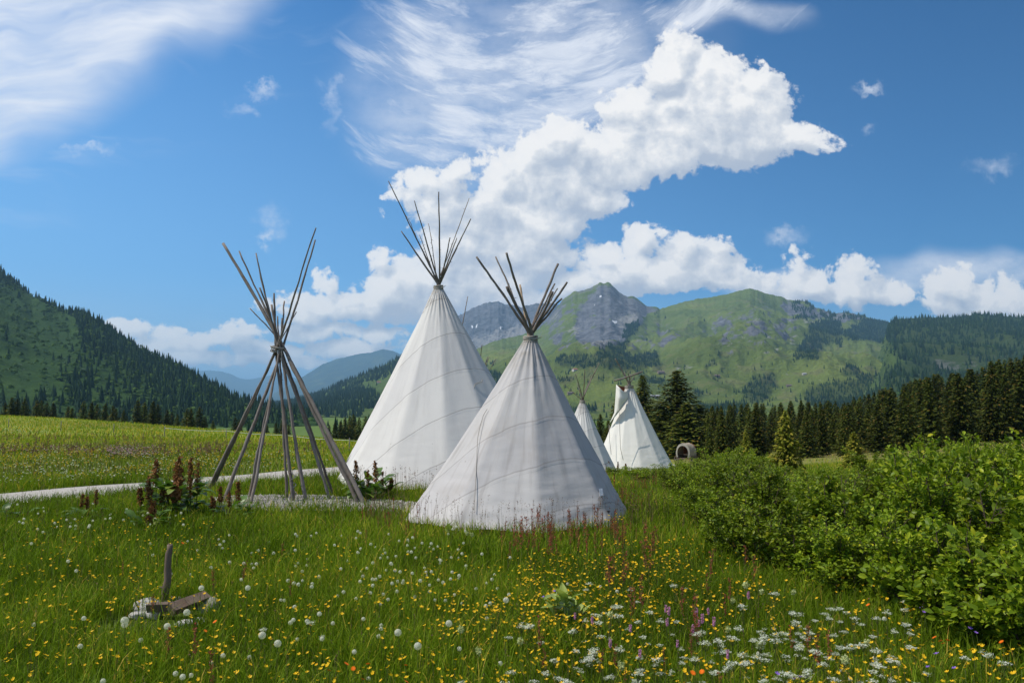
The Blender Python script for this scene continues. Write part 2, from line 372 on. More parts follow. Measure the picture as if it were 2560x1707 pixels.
M['far_bush'] = leaf_mat('far_bush', [(0, (0.0343, 0.0715, 0.012)), (1, (0.0858, 0.1495, 0.02))], .15, .7)
M['dock_leaf'] = leaf_mat('dock_leaves', [(0, (0.0429, 0.0969, 0.0149)), (0.7, (0.1001, 0.1824, 0.0198)), (1, (0.2288, 0.2736, 0.0396))], .3, .4, spec=.4)
M['dock_seed'] = leaf_mat('dock_seeds', [(0, (0.117, 0.0463, 0.0188)), (0.6, (0.2223, 0.0992, 0.0366)), (1, (0.3159, 0.1718, 0.0627))], .1, .8)
M['hellebore'] = leaf_mat('broad_leaves', [(0, (0.15, 0.2295, 0.036)), (1, (0.39, 0.4455, 0.108))], .3, .4, spec=.4)
M['yellow'] = leaf_mat('yellow_petals', [(0, (.78, .40, .01)), (1, (.88, .60, .03))], .25, .4)
M['orange'] = leaf_mat('orange_petals', [(0, (.80, .13, .01)), (1, (.85, .24, .02))], .2, .5)
M['white'] = leaf_mat('white_petals', [(0, (0.682, 0.672, 0.616)), (1, (0.9, 0.896, 0.8736))], .5, .6)
M['pink'] = leaf_mat('pink_petals', [(0, (.55, .20, .42)), (1, (.70, .36, .58))], .25, .6)
M['violet'] = leaf_mat('violet_petals', [(0, (.20, .10, .48)), (1, (.32, .18, .62))], .25, .6)
M['palehead'] = leaf_mat('pale_heads', [(0, (.42, .46, .18)), (1, (.60, .62, .32))], .25, .6)
M['fluff'] = leaf_mat('seed_fluff', [(0, (0.612, 0.5916, 0.5508)), (1, (0.7956, 0.7752, 0.7344))], .45, .9)
M['stem'] = leaf_mat('stems', [(0, (.06, .10, .02)), (1, (.13, .15, .04))], .1, .6)
M['bark'] = plain('bark', (.075, .055, .04), .9, .1, .4, 6)
M['rock'] = plain('stone', (.27, .25, .22), .9, .2, .4, 9)
M['rope'] = plain('rope', (.33, .30, .26), .9, .1, .3, 60)
M['roof'] = plain('roof_shingle', (.16, .12, .11), .9, .1, .3, 2)
M['roof_pale'] = plain('pale_roof', (.42, .42, .44), .7, .2, .2, 2)
M['roof_red'] = plain('red_roof', (.33, .13, .09), .9, .1, .3, 2)
M['wall'] = plain('hut_wall', (.30, .22, .17), .9, .1, .3, 2)
M['wall_pale'] = plain('pale_hut_wall', (.55, .50, .46), .9, .1, .2, 2)
M['tape'] = plain('fence_tape', (.65, .68, .68), .6, .2, .1, 5)
M['steelpost'] = plain('fence_post_wood', (.16, .15, .14), .8, .2, .3, 5)
M['brownlining'] = plain('brown_canvas', (.20, .075, .035), .9, .1, .3, 8)
def wood_mat(name, c1, c2, c3):
    m_, t = new_mat(name)
    oc = t.node('ShaderNodeTexCoord').outputs['Object']; rn = t.node('ShaderNodeObjectInfo').outputs['Random']
    v = t.v('ADD', oc, t.v('SCALE', (3.1, 7.7, 5.3), rn))
    st = t.noise(t.mapping(v, (26, 26, 1.6)), 1, 5, .65); bl = t.noise(v, 3.2, 4, .6)
    c = t.mix(st, c1, c2); c = t.mix(t.sst(bl, .5, .7), c, c3)
    c = t.mix(1, c, t.ramp(t.m('FRACT', t.m('MULTIPLY', rn, 7.3)), [(0, (.72, .70, .68)), (1, (1.15, 1.12, 1.1))]), 'MULTIPLY')
    finish(t, principled(t, c, .8, .25, st, .5, .01)); return m_
M['pole'] = wood_mat('weathered_poles', (.085, .070, .058), (.30, .268, .24), (.15, .11, .08))
M['pole_light'] = wood_mat('light_pole', (.28, .20, .13), (.42, .32, .22), (.16, .11, .08))
M['post'] = wood_mat('old_post_wood', (.10, .068, .05), (.25, .19, .145), (.14, .09, .06))

def wn(t, w):
    n = t.n.new('ShaderNodeTexWhiteNoise'); n.noise_dimensions = '1D'; t.put(n.inputs['W'], w); return n.outputs[0]
def canvas_mat(name, base, w, phase, seam=.016, seam_dark=.5, dirt=.25, streak=.2, warm=(1, .97, .93)):
    m_, t = new_mat(name)
    oc = t.node('ShaderNodeTexCoord').outputs['Object']
    s = t.attr('seam_s'); sl = t.attr('slant'); th = t.attr('ang')
    wob = t.m('MULTIPLY_ADD', t.noise(oc, 2.0, 2, .5), .05, -.025)
    fr = t.m('FRACT', t.m('ADD', t.m('DIVIDE', t.m('ADD', s, wob), w), -phase / w + .5))
    d = t.m('MULTIPLY', t.m('ABSOLUTE', t.m('SUBTRACT', fr, .5)), w)
    seam_m = t.sst(d, seam, seam * .35)
    band = t.m('MULTIPLY', t.sst(t.m('MULTIPLY', t.m('SUBTRACT', fr, .5), w), -.003, .004), t.sst(t.m('MULTIPLY', t.m('SUBTRACT', fr, .5), w), .075, .06))
    pan = wn(t,  t.m('FLOOR', t.m('ADD', t.m('DIVIDE', s, w), -phase / w + 0.0)))
    c = t.mix(1, base, t.ramp(pan, [(0, (.95, .95, .96)), (1, (1.03, 1.03, 1.02))]), 'MULTIPLY')
    # vertical weathering streaks running down the slope, grey mould low down and towards the smoke hole
    sv = t.node('ShaderNodeCombineXYZ', {0: t.m('MULTIPLY', th, 7), 1: t.m('MULTIPLY', sl, .45), 2: 0.}).outputs[0]
    stn = t.noise(sv, 1.6, 6, .62)
    c = t.mix(t.m('MULTIPLY', t.sst(stn, .47, .75), streak), c, (.36, .33, .31))
    bl = t.noise(oc, 1.3, 6, .65)
    c = t.mix(t.m('MULTIPLY', t.sst(bl, .5, .75), dirt), c, (.42, .37, .33))
    spots = t.vor(oc, 2.3)
    c = t.mix(t.m('MULTIPLY', t.sst(spots, .035, .02), .5), c, (.22, .17, .13))
    topd = t.m('MULTIPLY', t.sst(sl, .9, .1), t.lin(t.noise(oc, 7, 4, .6), .35, .7, 0, .6))
    c = t.mix(topd, c, (.33, .28, .22))
    c = t.mix(t.m('MULTIPLY', seam_m, seam_dark), c, (.16, .14, .13))
    wv = t.noise(t.mapping(oc, (2.5, 2.5, 9)), 1.0, 5, .6)
    fine = t.noise(oc, 60, 3, .5)
    h = t.m('ADD', t.m('ADD', t.m('MULTIPLY', wv, .5), t.m('MULTIPLY', fine, .04)), t.m('MULTIPLY', band, .15))
    p = principled(t, c, .85, .15, h, .35, .03)
    tr = t.node('ShaderNodeBsdfTranslucent', {'Color': t.mix(1, c, warm, 'MULTIPLY')}).outputs[0]
    finish(t, t.node('ShaderNodeMixShader', {0: .16, 1: p, 2: tr}).outputs[0]); return m_

# ground
m_, t = new_mat('meadow_soil')
pos = t.node('ShaderNodeNewGeometry').outputs['Position']
sp = t.node('ShaderNodeSeparateXYZ', {0: pos})
dist = t.v('LENGTH', pos)
n1 = t.noise(pos, .35, 5, .6); n2 = t.noise(pos, 3.0, 6, .7); n3 = t.noise(t.mapping(pos, (1, .35, 1)), .06, 5, .6)
cnear = t.ramp(n2, [(.3, (.035, .045, .010)), (.5, (.07, .10, .015)), (.7, (.11, .16, .025))])
cmid = t.ramp(n2, [(.3, (.13, .165, .020)), (.5, (.20, .235, .026)), (.7, (.29, .285, .034))])
cmid = t.mix(t.m('MULTIPLY', t.sst(n3, .48, .66), .7), cmid, (.15, .125, .032))
cmid = t.mix(t.m('MULTIPLY', t.sst(t.noise(pos, .12, 4, .6), .5, .7), .6), cmid, (.075, .12, .018))
cfar = t.ramp(t.noise(t.mapping(pos, (1, .4, 1)), .008, 6, .6), [(.3, (.055, .10, .018)), (.5, (.095, .15, .025)), (.7, (.13, .175, .035))])
brn = t.m('MULTIPLY', t.m('MULTIPLY', t.sst(sp.outputs[0], 8, 20), t.sst(sp.outputs[1], 150, 90)), t.lin(n1, .35, .6, .3, .9)); cmid = t.mix(brn, cmid, (.14, .115, .045)); c = t.mix(t.sst(dist, 16, 40), cnear, cmid); c = t.mix(t.sst(dist, 120, 400), c, cfar)
finish(t, principled(t, c, .9, .1, n2, .6, .05)); M['ground'] = m_
# path
m_, t = new_mat('gravel_path'); pos = t.node('ShaderNodeNewGeometry').outputs['Position']
n = t.noise(pos, 40, 5, .7); nb = t.noise(pos, 1.2, 4, .6)
c = t.ramp(n, [(.3, (.27, .25, .225)), (.55, (.40, .375, .34)), (.75, (.50, .475, .44))]); c = t.mix(t.m('MULTIPLY', t.sst(nb, .55, .8), .4), c, (.24, .21, .16))
finish(t, principled(t, c, .95, .1, n, .6, .01)); M['path'] = m_
# mountains
def mountain_mat(name, grass, rockc, fine=.012, rocky=.5, screec=(.33, .32, .31), patch=(.15, .17, .05)):
    m_, t = new_mat(name)
    g = t.node('ShaderNodeNewGeometry'); pos = g.outputs['Position']; nz = t.node('ShaderNodeSeparateXYZ', {0: g.outputs['Normal']}).outputs[2]
    rk = t.attr('rock'); sc = t.attr('scree')
    n1 = t.noise(pos, fine * .25, 6, .62); n2 = t.noise(pos, fine, 7, .68); n3 = t.noise(pos, fine * 4, 5, .7)
    gc = t.ramp(n1, [(.3, grass[0]), (.5, grass[1]), (.7, grass[2])])
    gc = t.mix(t.m('MULTIPLY', t.sst(n2, .50, .64), .65), gc, patch)
    gc = t.mix(t.m('MULTIPLY', t.sst(n3, .45, .62), .35), gc, grass[0])
    st = t.noise(t.mapping(pos, (1, 1, 2.4), (.5, .3, 0)), fine * 1.6, 7, .7)
    rc = t.ramp(st, [(.3, tuple(x * .55 for x in rockc)), (.5, rockc), (.72, tuple(min(1, x * 1.7) for x in rockc))])
    rf = t.m('ADD', rk, t.m('MULTIPLY_ADD', n2, 2.6, -1.3)); rf = t.m('ADD', rf, t.m('MULTIPLY_ADD', nz, -rocky, rocky * .75))
    c = t.mix(t.sst(rf, .40, .66), gc, rc)
    sf = t.m('ADD', sc, t.m('MULTIPLY_ADD', t.noise(t.mapping(pos, (1, 1, 2)), fine * 2.2, 7, .72), 3.4, -1.7)); c = t.mix(t.m('MULTIPLY', t.sst(sf, .42, .75), .8), c, screec); c = t.mix(t.m('MULTIPLY', t.attr('wood'), .6), c, (.020, .034, .014))
    sn = t.attr('snow'); c = t.mix(t.sst(t.m('ADD', sn, t.m('MULTIPLY_ADD', n3, .8, -.4)), .45, .55), c, (.85, .87, .9))
    finish(t, principled(t, c, .95, .05, t.m('ADD', n2, t.m('MULTIPLY', st, .8)), 1.0, .5 / fine)); return m_
M['mt_main'] = mountain_mat('alpine_slope', [(.080, .115, .028), (.145, .195, .040), (.22, .26, .058)], (.16, .165, .185), .012, 1.1, screec=(.32, .31, .29), patch=(.20, .19, .085))
M['mt_crag'] = mountain_mat('grey_crag', [(.06, .09, .04), (.08, .11, .05), (.10, .12, .06)], (.14, .145, .165), .010, .3)
M['mt_wood'] = mountain_mat('wooded_slope', [(.05, .09, .022), (.09, .14, .03), (.13, .18, .04)], (.12, .12, .11), .02, .1, patch=(.10, .13, .035))
M['mt_left'] = mountain_mat('left_hillside', [(.026, .058, .014), (.042, .088, .018), (.065, .12, .024)], (.10, .11, .08), .05, .1, patch=(.03, .065, .014))
M['mt_far'] = mountain_mat('far_ridge', [(.03, .05, .03), (.05, .075, .04), (.07, .095, .05)], (.15, .15, .15), .004, .8)

# ================================================================== SETTING
def build_ground():
    az = np.concatenate([np.linspace(-180, -56, 32), np.linspace(-55, 55, 441), np.linspace(56, 176, 31)])
    r = np.concatenate([[0.02], np.geomspace(.8, 40000, 360)])
    A, R = np.meshgrid(np.radians(az), r); X = R * np.sin(A); Y = R * np.cos(A); Z = G(X, Y)
    n, k = len(r), len(az); I = np.arange(n * k).reshape(n, k); J = np.roll(I, -1, 1)
    Qd = np.stack([I[:-1], J[:-1], J[1:], I[1:]], -1).reshape(-1, 4)
    o = obj('ground', mesh('ground', np.stack([X, Y, Z], -1), None, Qd, [M['ground']], True)); tag(o, kind='structure')
build_ground()

# path: centre line through picture points
PATHC = []
for px, py in [(-1100, 1330), (-500, 1290), (-150, 1262), (0, 1249), (200, 1232), (400, 1216), (560, 1202), (700, 1191), (850, 1179), (980, 1171), (1120, 1160), (1300, 1150), (1420, 1143)]:
    PATHC.append(ground_hit(px, py))
PATHC = np.array(PATHC)
def resample(P, n):
    d = np.r_[0, np.cumsum(np.linalg.norm(np.diff(P[:, :2], axis=0), axis=1))]; s = np.linspace(0, d[-1], n)
    Q = np.stack([np.interp(s, d, P[:, i]) for i in range(2)], 1)
    for _ in range(6): Q[1:-1] = (Q[:-2] + 2 * Q[1:-1] + Q[2:]) / 4
    return Q
PC = resample(PATHC, 220)
PW = 1.05
def build_path():
    T_ = np.gradient(PC, axis=0); T_ /= np.linalg.norm(T_, axis=1)[:, None]; N_ = np.stack([-T_[:, 1], T_[:, 0]], 1)
    off = np.linspace(-1, 1, 9); P = PC[:, None, :] + N_[:, None, :] * (off[None, :, None] * (PW + .12 * fbm(np.arange(220)[:, None] / 5., off[None] * 0 + 3 + np.sign(off)[None] * 4, 3)[..., None] * (np.abs(off) > .9)[None, :, None]))
    Z = G(P[..., 0], P[..., 1]) + .02 + .02 * (1 - off[None] ** 2)
    n, k = P.shape[:2]; I = np.arange(n * k).reshape(n, k)
    Qd = np.stack([I[:-1, :-1], I[:-1, 1:], I[1:, 1:], I[1:, :-1]], -1).reshape(-1, 4)
    o = obj('path', mesh('path', np.dstack([P, Z]), None, Qd, [M['path']], True)); tag(o, kind='structure')
build_path()
def path_dist(x, y):
    x = np.asarray(x); y = np.asarray(y); out = np.full(x.shape, 1e9)
    P = PC[::2]
    for i in range(len(P)): out = np.minimum(out, (x - P[i, 0]) ** 2 + (y - P[i, 1]) ** 2)
    return np.sqrt(out)
# gravel bed
_gp = [(520, 1250), (600, 1244), (700, 1242), (800, 1243), (900, 1250), (980, 1256), (1060, 1264), (1130, 1272), (1130, 1300), (1040, 1292), (960, 1282), (860, 1282), (740, 1284), (640, 1280), (560, 1272), (515, 1262)]
GRP = np.array([ground_hit(*p)[:2] for p in _gp])
def in_gravel(x, y, grow=0.): 
    c = GRP.mean(0); Pg = c + (GRP - c) * (1 + grow); return inpoly(x, y, [tuple(p) for p in Pg])
def build_gravel():
    c = GRP.mean(0); V = []; rings = 7
    P = np.concatenate([np.stack([np.interp(np.linspace(0, len(GRP), 97)[:-1], np.arange(len(GRP) + 1), np.r_[GRP[:, i], GRP[0, i]]) for i in range(2)], 1)])
    P = P + .06 * rng.normal(size=P.shape)
    rows = [c + (P - c) * s for s in np.linspace(.02, 1, rings)]
    V = np.concatenate(rows); Z = G(V[:, 0], V[:, 1]) + .035
    n = len(P); I = np.arange(rings * n).reshape(rings, n); J = np.roll(I, -1, 1)
    Qd = np.stack([I[:-1], J[:-1], J[1:], I[1:]], -1).reshape(-1, 4)
    o = obj('gravel_bed', mesh('gravel_bed', np.c_[V, Z], None, Qd, [M['path']], True)); tag(o, kind='structure')
    # pebbles
    N = 5200; lo, hi = GRP.min(0), GRP.max(0); x = rng.uniform(lo[0], hi[0], N * 2); y = rng.uniform(lo[1], hi[1], N * 2)
    k = in_gravel(x, y, .02); x = x[k][:N]; y = y[k][:N]; N = len(x)
    oct_ = np.array([[1, 0, 0], [-1, 0, 0], [0, 1, 0], [0, -1, 0], [0, 0, .7], [0, 0, -.7]])
    tri = np.array([(0, 2, 4), (2, 1, 4), (1, 3, 4), (3, 0, 4), (2, 0, 5), (1, 2, 5), (3, 1, 5), (0, 3, 5)])
    s = rng.uniform(.012, .032, N); V = oct_[None] * s[:, None, None] * rng.uniform(.7, 1.3, (N, 6, 1))
    a = rng.uniform(0, 6.28, N); V = np.stack([V[..., 0] * np.cos(a)[:, None] - V[..., 1] * np.sin(a)[:, None], V[..., 0] * np.sin(a)[:, None] + V[..., 1] * np.cos(a)[:, None], V[..., 2]], -1)
    V += np.stack([x, y, G(x, y) + .045], -1)[:, None]
    T = tri[None] + (np.arange(N) * 6)[:, None, None]
    m_, t = new_mat('pebbles'); c_ = t.ramp(t.attr('rnd'), [(0, (.22, .20, .18)), (.5, (.31, .285, .25)), (1, (.48, .45, .41))]); finish(t, principled(t, c_, .9, .2))
    o = obj('gravel', mesh('gravel', V, T, None, [m_], False, attrs={'rnd': np.repeat(rng.uniform(0, 1, N), 8)})); tag(o, kind='stuff')
build_gravel()

# ------------------------------------------------------------------ mountains
def blur(A, n):
    for _ in range(n):
        P = np.pad(A, 1, 'edge'); A = (P[:-2, 1:-1] + P[2:, 1:-1] + P[1:-1, :-2] + P[1:-1, 2:] + 2 * A) / 6
    return A
def mountain(name, sil, Yc, foot, p, amp, wl, mat, cols, rows, kind='structure', rock=(), scree=(), snow=(), back=.35, crest_amp=.12, zfoot=-22, rbias=0., woodp=(), jag=1.2, rock2=()):
    sil = np.array(sil, float); px = np.linspace(sil[0, 0], sil[-1, 0], cols); py = np.interp(px, sil[:, 0], sil[:, 1]) + fbm(px / 11., px * 0 + 3.3, 4, .6) * jag
    Yc_ = np.interp(px, *np.array(Yc, float).T) if hasattr(Yc, '__len__') else np.full(cols, float(Yc))
    Yf = np.interp(px, *np.array(foot, float).T) if hasattr(foot, '__len__') else np.full(cols, float(foot))
    a, c = (px - CX) / F, (CY - py) / F; den = cos(PITCH) - c * sin(PITCH); u = a / den; v = (sin(PITCH) + c * cos(PITCH)) / den
    zc = EYE + v * Yc_
    t = np.r_[np.linspace(0, 1, rows) ** .85, 1 + np.linspace(0, back, rows // 5 + 2)[1:]]
    T, U = np.meshgrid(t, u, indexing='ij'); ZC = zc[None]; YF, YC = Yf[None], Yc_[None]
    Y = YF + (YC - YF) * T; X = U * Y
    tf = np.minimum(T, 1)
    Z = zfoot + (ZC - zfoot) * tf ** p - np.maximum(T - 1, 0) * (YC - YF) * .5
    env = np.clip(tf * 3, 0, 1) * np.where(T > 1, crest_amp, np.clip((1 - T) * 3.2, 0, 1) * (1 - crest_amp) + crest_amp)
    rd = fbm(X / wl, Y / wl * .6, 6, .5, True); sm = fbm(X / wl * .4, Y / wl * .4 + 9, 4)
    hgt = np.clip((ZC - zfoot) / max(zc.max() - zfoot, 1), .1, 1)
    Z = Z + env * hgt * amp * (rd * .75 + sm * .6 - .3)
    lim = EYE + (v[None] - .0035 * np.clip(1 - T, 0, 1) ** .6) * Y; Z = np.where(T < 1, np.minimum(Z, lim), Z)
    PXp, PYp = proj(X, Y, Z)
    def mask(polys, n=3):
        A = np.zeros(X.shape)
        wx = fbm(PXp / 17, PYp / 13, 4) * 22; wy = fbm(PXp / 15 + 9, PYp / 15, 4) * 16
        for P in polys: A = np.maximum(A, inpoly(PXp + wx * (n > 1), PYp + wy * (n > 1), P).astype(float))
        return blur(A, n)
    rk = np.clip(np.maximum(mask(rock, 8), mask(rock2, 8) * .52) + rbias, 0, 1.2); sc = mask(scree, 6) * .75; sn = mask(snow, 1)
    wd = mask(woodp, 2) if len(woodp) else X * 0
    n, k = X.shape; I = np.arange(n * k).reshape(n, k)
    Qd = np.stack([I[:-1, :-1], I[:-1, 1:], I[1:, 1:], I[1:, :-1]], -1).reshape(-1, 4)
    o = obj(name, mesh(name, np.stack([X, Y, Z], -1), None, Qd, [mat], True, vattrs={'rock': rk, 'scree': sc, 'snow': sn, 'wood': wd})); tag(o, kind=kind)
    return dict(X=X, Y=Y, Z=Z, PX=PXp, PY=PYp, T=T)
def P2(s):   # "x,y x,y ..." -> list
    return [tuple(map(float, a.split(','))) for a in s.split()]
# main mountain woods and clumps
patches = [P2('1388,903 1400,890 1440,886 1490,888 1500,870 1560,852 1575,850 1560,880 1590,888 1640,880 1652,915 1610,920 1560,925 1480,922 1400,915'), P2('1565,815 1590,803 1600,800 1590,830 1570,850 1555,845'),
           P2('1856,1010 1862,970 1885,942 1935,935 1942,968 1905,1010'), P2('2012,1005 2014,968 2045,965 2085,955 2110,950 2175,932 2180,985 2150,1030 2060,1030'),
           P2('1983,902 1988,880 2012,845 2030,810 2070,800 2100,805 2110,830 2090,855 2060,862 2048,880 2048,900 2020,900'), P2('2085,862 2088,842 2103,838 2108,860 2100,868'), P2('2112,830 2160,800 2230,800 2225,870 2180,850 2110,852'),
           P2('1792,885 1803,878 1806,888 1794,892'), P2('1756,915 1775,902 1790,900 1788,912 1760,918'), P2('1495,950 1500,938 1515,935 1520,952'), P2('1385,955 1392,948 1435,942 1438,952 1400,958'), P2('1618,960 1625,945 1655,945 1665,960'),
           P2('1195,950 1200,925 1240,930 1262,945 1260,968 1215,965'), P2('1420,1040 1425,1015 1490,1018 1490,1030'), P2('1732,990 1740,972 1758,980 1756,995'), P2('1280,1010 1400,1000 1400,1040 1290,1040'),
           P2('2100,930 2120,915 2140,912 2150,935 2120,940'), P2('1740,1010 1860,1005 1870,1040 1740,1040')]
L1 = mountain('far_mountain', P2('-200,900 300,915 488,929 518,926 551,929 577,935 595,945 619,949 649,944 700,932 760,952 900,1000 1000,1010'), 24000, 17000, 1.0, 250, 3000, M['mt_far'], 160, 24)
L2 = mountain('far_mountain', P2('560,1008 650,1000 720,965 766,935 807,909 848,894 860,893 899,883 930,881 945,876 958,871 963,873 983,876 999,883 1040,905 1100,930 1180,985'), 15000, 10500, 1.1, 300, 2000, M['mt_far'], 200, 50)
L3 = mountain('hill', P2('600,1022 644,1016 690,1010 726,1004 766,991 797,983 848,959 899,940 940,922 976,905 1021,880 1060,868 1110,875 1160,930 1200,1000'), 3300, 1500, 1.5, 55, 420, M['mt_wood'], 260, 90)
L4 = mountain('mountain', P2('1060,850 1120,800 1150,788 1179,771 1212,758 1246,754 1259,764 1275,765 1290,768 1302,771 1320,766 1344,761 1360,761 1384,762 1450,775 1520,800 1600,830'), 6800, 4600, 1.1, 330, 800, M['mt_crag'], 300, 110,
              rbias=1.0, snow=[P2('1178,812 1182,812 1184,822 1180,822'), P2('1188,812 1194,810 1193,820 1189,820'), P2('1248,818 1256,815 1253,822 1249,823')], scree=[P2('1150,850 1260,820 1330,800 1330,840 1200,880')], crest_amp=.1, jag=5.)
L5 = mountain('mountain', P2('980,985 1040,950 1100,915 1150,888 1192,872 1236,852 1304,837 1345,824 1372,800 1390,772 1406,750 1433,730 1460,726 1480,717 1491,712 1501,706 1508,710 1520,704 1532,715 1549,732 1569,742 1586,742 1600,752 1617,766 1644,768 1651,773 1678,764 1712,754 1746,747 1773,744 1824,734 1848,727 1875,722 1896,726 1923,737 1954,741 1967,749 1998,752 2022,756 2032,765 2066,777 2080,783 2117,781 2161,790 2182,801 2202,804 2300,830 2450,850 2700,880'),
              [(980, 3600), (1192, 4200), (1406, 5000), (2700, 5000)], 1250, 1.75, 270, 720, M['mt_main'], 620, 300,
              rock=[P2('1430,800 1462,752 1490,715 1520,706 1548,733 1586,745 1640,770 1620,790 1592,810 1560,860 1500,872 1448,862 1434,835'), P2('1965,750 2060,775 2150,785 2180,800 2100,806 1960,790')],
              scree=[P2('1432,795 1446,790 1444,850 1428,835'), P2('1450,860 1520,845 1530,862 1470,872'), P2('1540,790 1600,775 1598,800 1562,825 1545,815'), P2('1380,790 1410,772 1400,790 1372,802'),
                     P2('2000,800 2070,798 2060,808 2000,806'), P2('1790,784 1822,787 1822,793 1790,789'), P2('1690,918 1738,912 1738,918 1690,926'), P2('1795,876 1850,868 1850,878 1800,880'), P2('1884,895 1905,885 1920,868 1925,885 1900,902'), P2('1930,870 1946,860 1940,885 1932,888'), P2('1968,855 2000,830 2004,842 1975,860'), P2('1880,800 1905,790 1900,805 1885,812'), P2('1930,812 1960,800 1958,812 1935,822'), P2('1850,842 1885,832 1880,842 1852,850'), P2('1905,850 1935,842 1930,850 1908,858')],
              snow=[P2('1528,800 1536,803 1544,800 1544,808 1536,809'), P2('1484,760 1490,761 1488,766 1484,765'), P2('1500,738 1505,736 1504,743 1499,743')], crest_amp=.02, woodp=patches, jag=3.2, rock2=[P2('1340,840 1372,795 1406,742 1500,700 1480,790 1420,880 1380,870'), P2('1760,800 1850,775 1965,752 2010,800 1990,850 1900,868 1820,880 1740,850'), P2('1560,870 1640,800 1720,830 1650,880')])
L6 = mountain('mountain', P2('2100,1010 2150,960 2195,900 2212,840 2225,806 2236,799 2290,793 2358,791 2413,787 2460,785 2508,790 2560,796 2700,815 3000,850 3400,900'), [(2100, 2300), (2240, 3100), (3400, 3100)], [(2100, 1300), (2240, 1000), (3400, 1000)], 1.35, 75, 420, M['mt_wood'], 300, 130,
              scree=[P2('2330,895 2440,905 2450,925 2350,930')], woodp=[P2('2216,700 3500,700 3500,1000 2190,1000 2200,945 2230,915 2258,900 2238,876 2214,850')])
LH = mountain('hill', P2('-900,420 -500,500 -200,590 -60,650 0,675 18,690 51,714 80,740 116,754 149,772 208,783 238,796 253,805 283,829 327,856 372,883 417,903 455,919 485,938 506,951 551,970 589,1000 622,1006 670,1018 720,1026 800,1036'), [(-900, 1900), (0, 1700), (620, 1100), (800, 1000)], [(-900, 520), (0, 560), (620, 700), (800, 800)], 1.15, 26, 210, M['mt_left'], 420, 170, zfoot=-19, crest_amp=.15)

# ------------------------------------------------------------------ far woods (one mass each)
def cone_tree(k=9, tiers=((0.02, .50, .19), (.20, .68, .155), (.40, .84, .115), (.60, 1.0, .075))):
    V = []; T = []; n = 0
    for j, (z0, z1, r) in enumerate(tiers):
        for i in range(k):
            a = 2 * pi * (i + .5 * (j % 2)) / k; rr = r * (1.15 if i % 2 else .68); V.append((rr * cos(a), rr * sin(a), z0 - (.03 if i % 2 else -.02)))
        V.append((0, 0, z1))
        for i in range(k): T.append((n + i, n + (i + 1) % k, n + k))
        n += k + 1
    return np.array(V), np.array(T)
def puff_tree(k=22, seed=1):
    r_ = np.random.default_rng(seed); V = []; T = []
    for i in range(k):
        d = r_.normal(size=3); d /= np.linalg.norm(d); d[2] = abs(d[2]) * 1.1 - .1; c = d * np.array([.36, .36, .45]) + (0, 0, .45)
        s = r_.uniform(.14, .24); a = r_.normal(size=3); a /= np.linalg.norm(a); a = a - d * a.dot(d); a /= np.linalg.norm(a); b = np.cross(d, a)
        for q in range(3): V.append(c + s * (cos(q * 2.09) * a + sin(q * 2.09) * b) + d * .02)
        T.append((3 * i, 3 * i + 1, 3 * i + 2))
    return np.array(V), np.array(T)
def scatter(tv, tt, P, H, rnd_w=(.85, 1.15), widthf=1.0):
    n = len(P); a = rng.uniform(0, 6.28, n); w = H * rng.uniform(*rnd_w, n) * widthf
    V = tv[None].repeat(n, 0); x = (V[..., 0] * np.cos(a)[:, None] - V[..., 1] * np.sin(a)[:, None]) * w[:, None]; y = (V[..., 0] * np.sin(a)[:, None] + V[..., 1] * np.cos(a)[:, None]) * w[:, None]
    V = np.stack([x, y, V[..., 2] * H[:, None]], -1) + P[:, None]
    T = tt[None] + (np.arange(n) * len(tv))[:, None, None]
    return V.reshape(-1, 3), T.reshape(-1, 3), np.repeat(np.clip(rng.normal(.5, .25, n), 0, 1), len(tt))
def sample(Lm, n, dens):
    """n random surface points, kept with probability dens(px, py)"""
    X, Y, Z = Lm['X'], Lm['Y'], Lm['Z']; r, c = X.shape
    fi = rng.uniform(0, r - 1.001, n); fj = rng.uniform(0, c - 1.001, n); i = fi.astype(int); j = fj.astype(int); a = fi - i; b = fj - j
    # weight by cell area so trees spread evenly over the slope
    ar = (np.abs(X[i, j + 1] - X[i, j]) * np.abs(Y[i + 1, j] - Y[i, j])); keep = rng.uniform(0, 1, n) < ar / np.percentile(ar, 97)
    def lp(A): return (A[i, j] * (1 - a) + A[i + 1, j] * a) * (1 - b) + (A[i, j + 1] * (1 - a) + A[i + 1, j + 1] * a) * b
    P = np.stack([lp(X), lp(Y), lp(Z)], -1); px, py = proj(*P.T)
    keep &= rng.uniform(0, 1, n) < dens(px, py, P)
    return P[keep]
CT, CTT = cone_tree(); PT, PTT = puff_tree(); CS, CST = cone_tree(5, [(0.02, .62, .20), (.30, .85, .14), (.58, 1.0, .085)])
def wood(name, P, H, label, cat, mat, tv=CT, tt=CTT, wf=1.0):
    V, T, rnd = scatter(tv, tt, P - (0, 0, .4), H, widthf=wf)
    o = obj(name, mesh(name, V, T, None, [mat], False, attrs={'rnd': rnd})); tag(o, label, cat, kind='stuff'); return o
def polys_d(polys, hi=1., lo=0., edge=.25):
    def d(px, py, P):
        out = np.full(px.shape, lo); w = fbm(px / 9, py / 6, 2) * 8
        for q in polys: out[inpoly(px + w, py + w * .5, q)] = hi
        return out
    return d
d0 = polys_d(patches, 1.0)
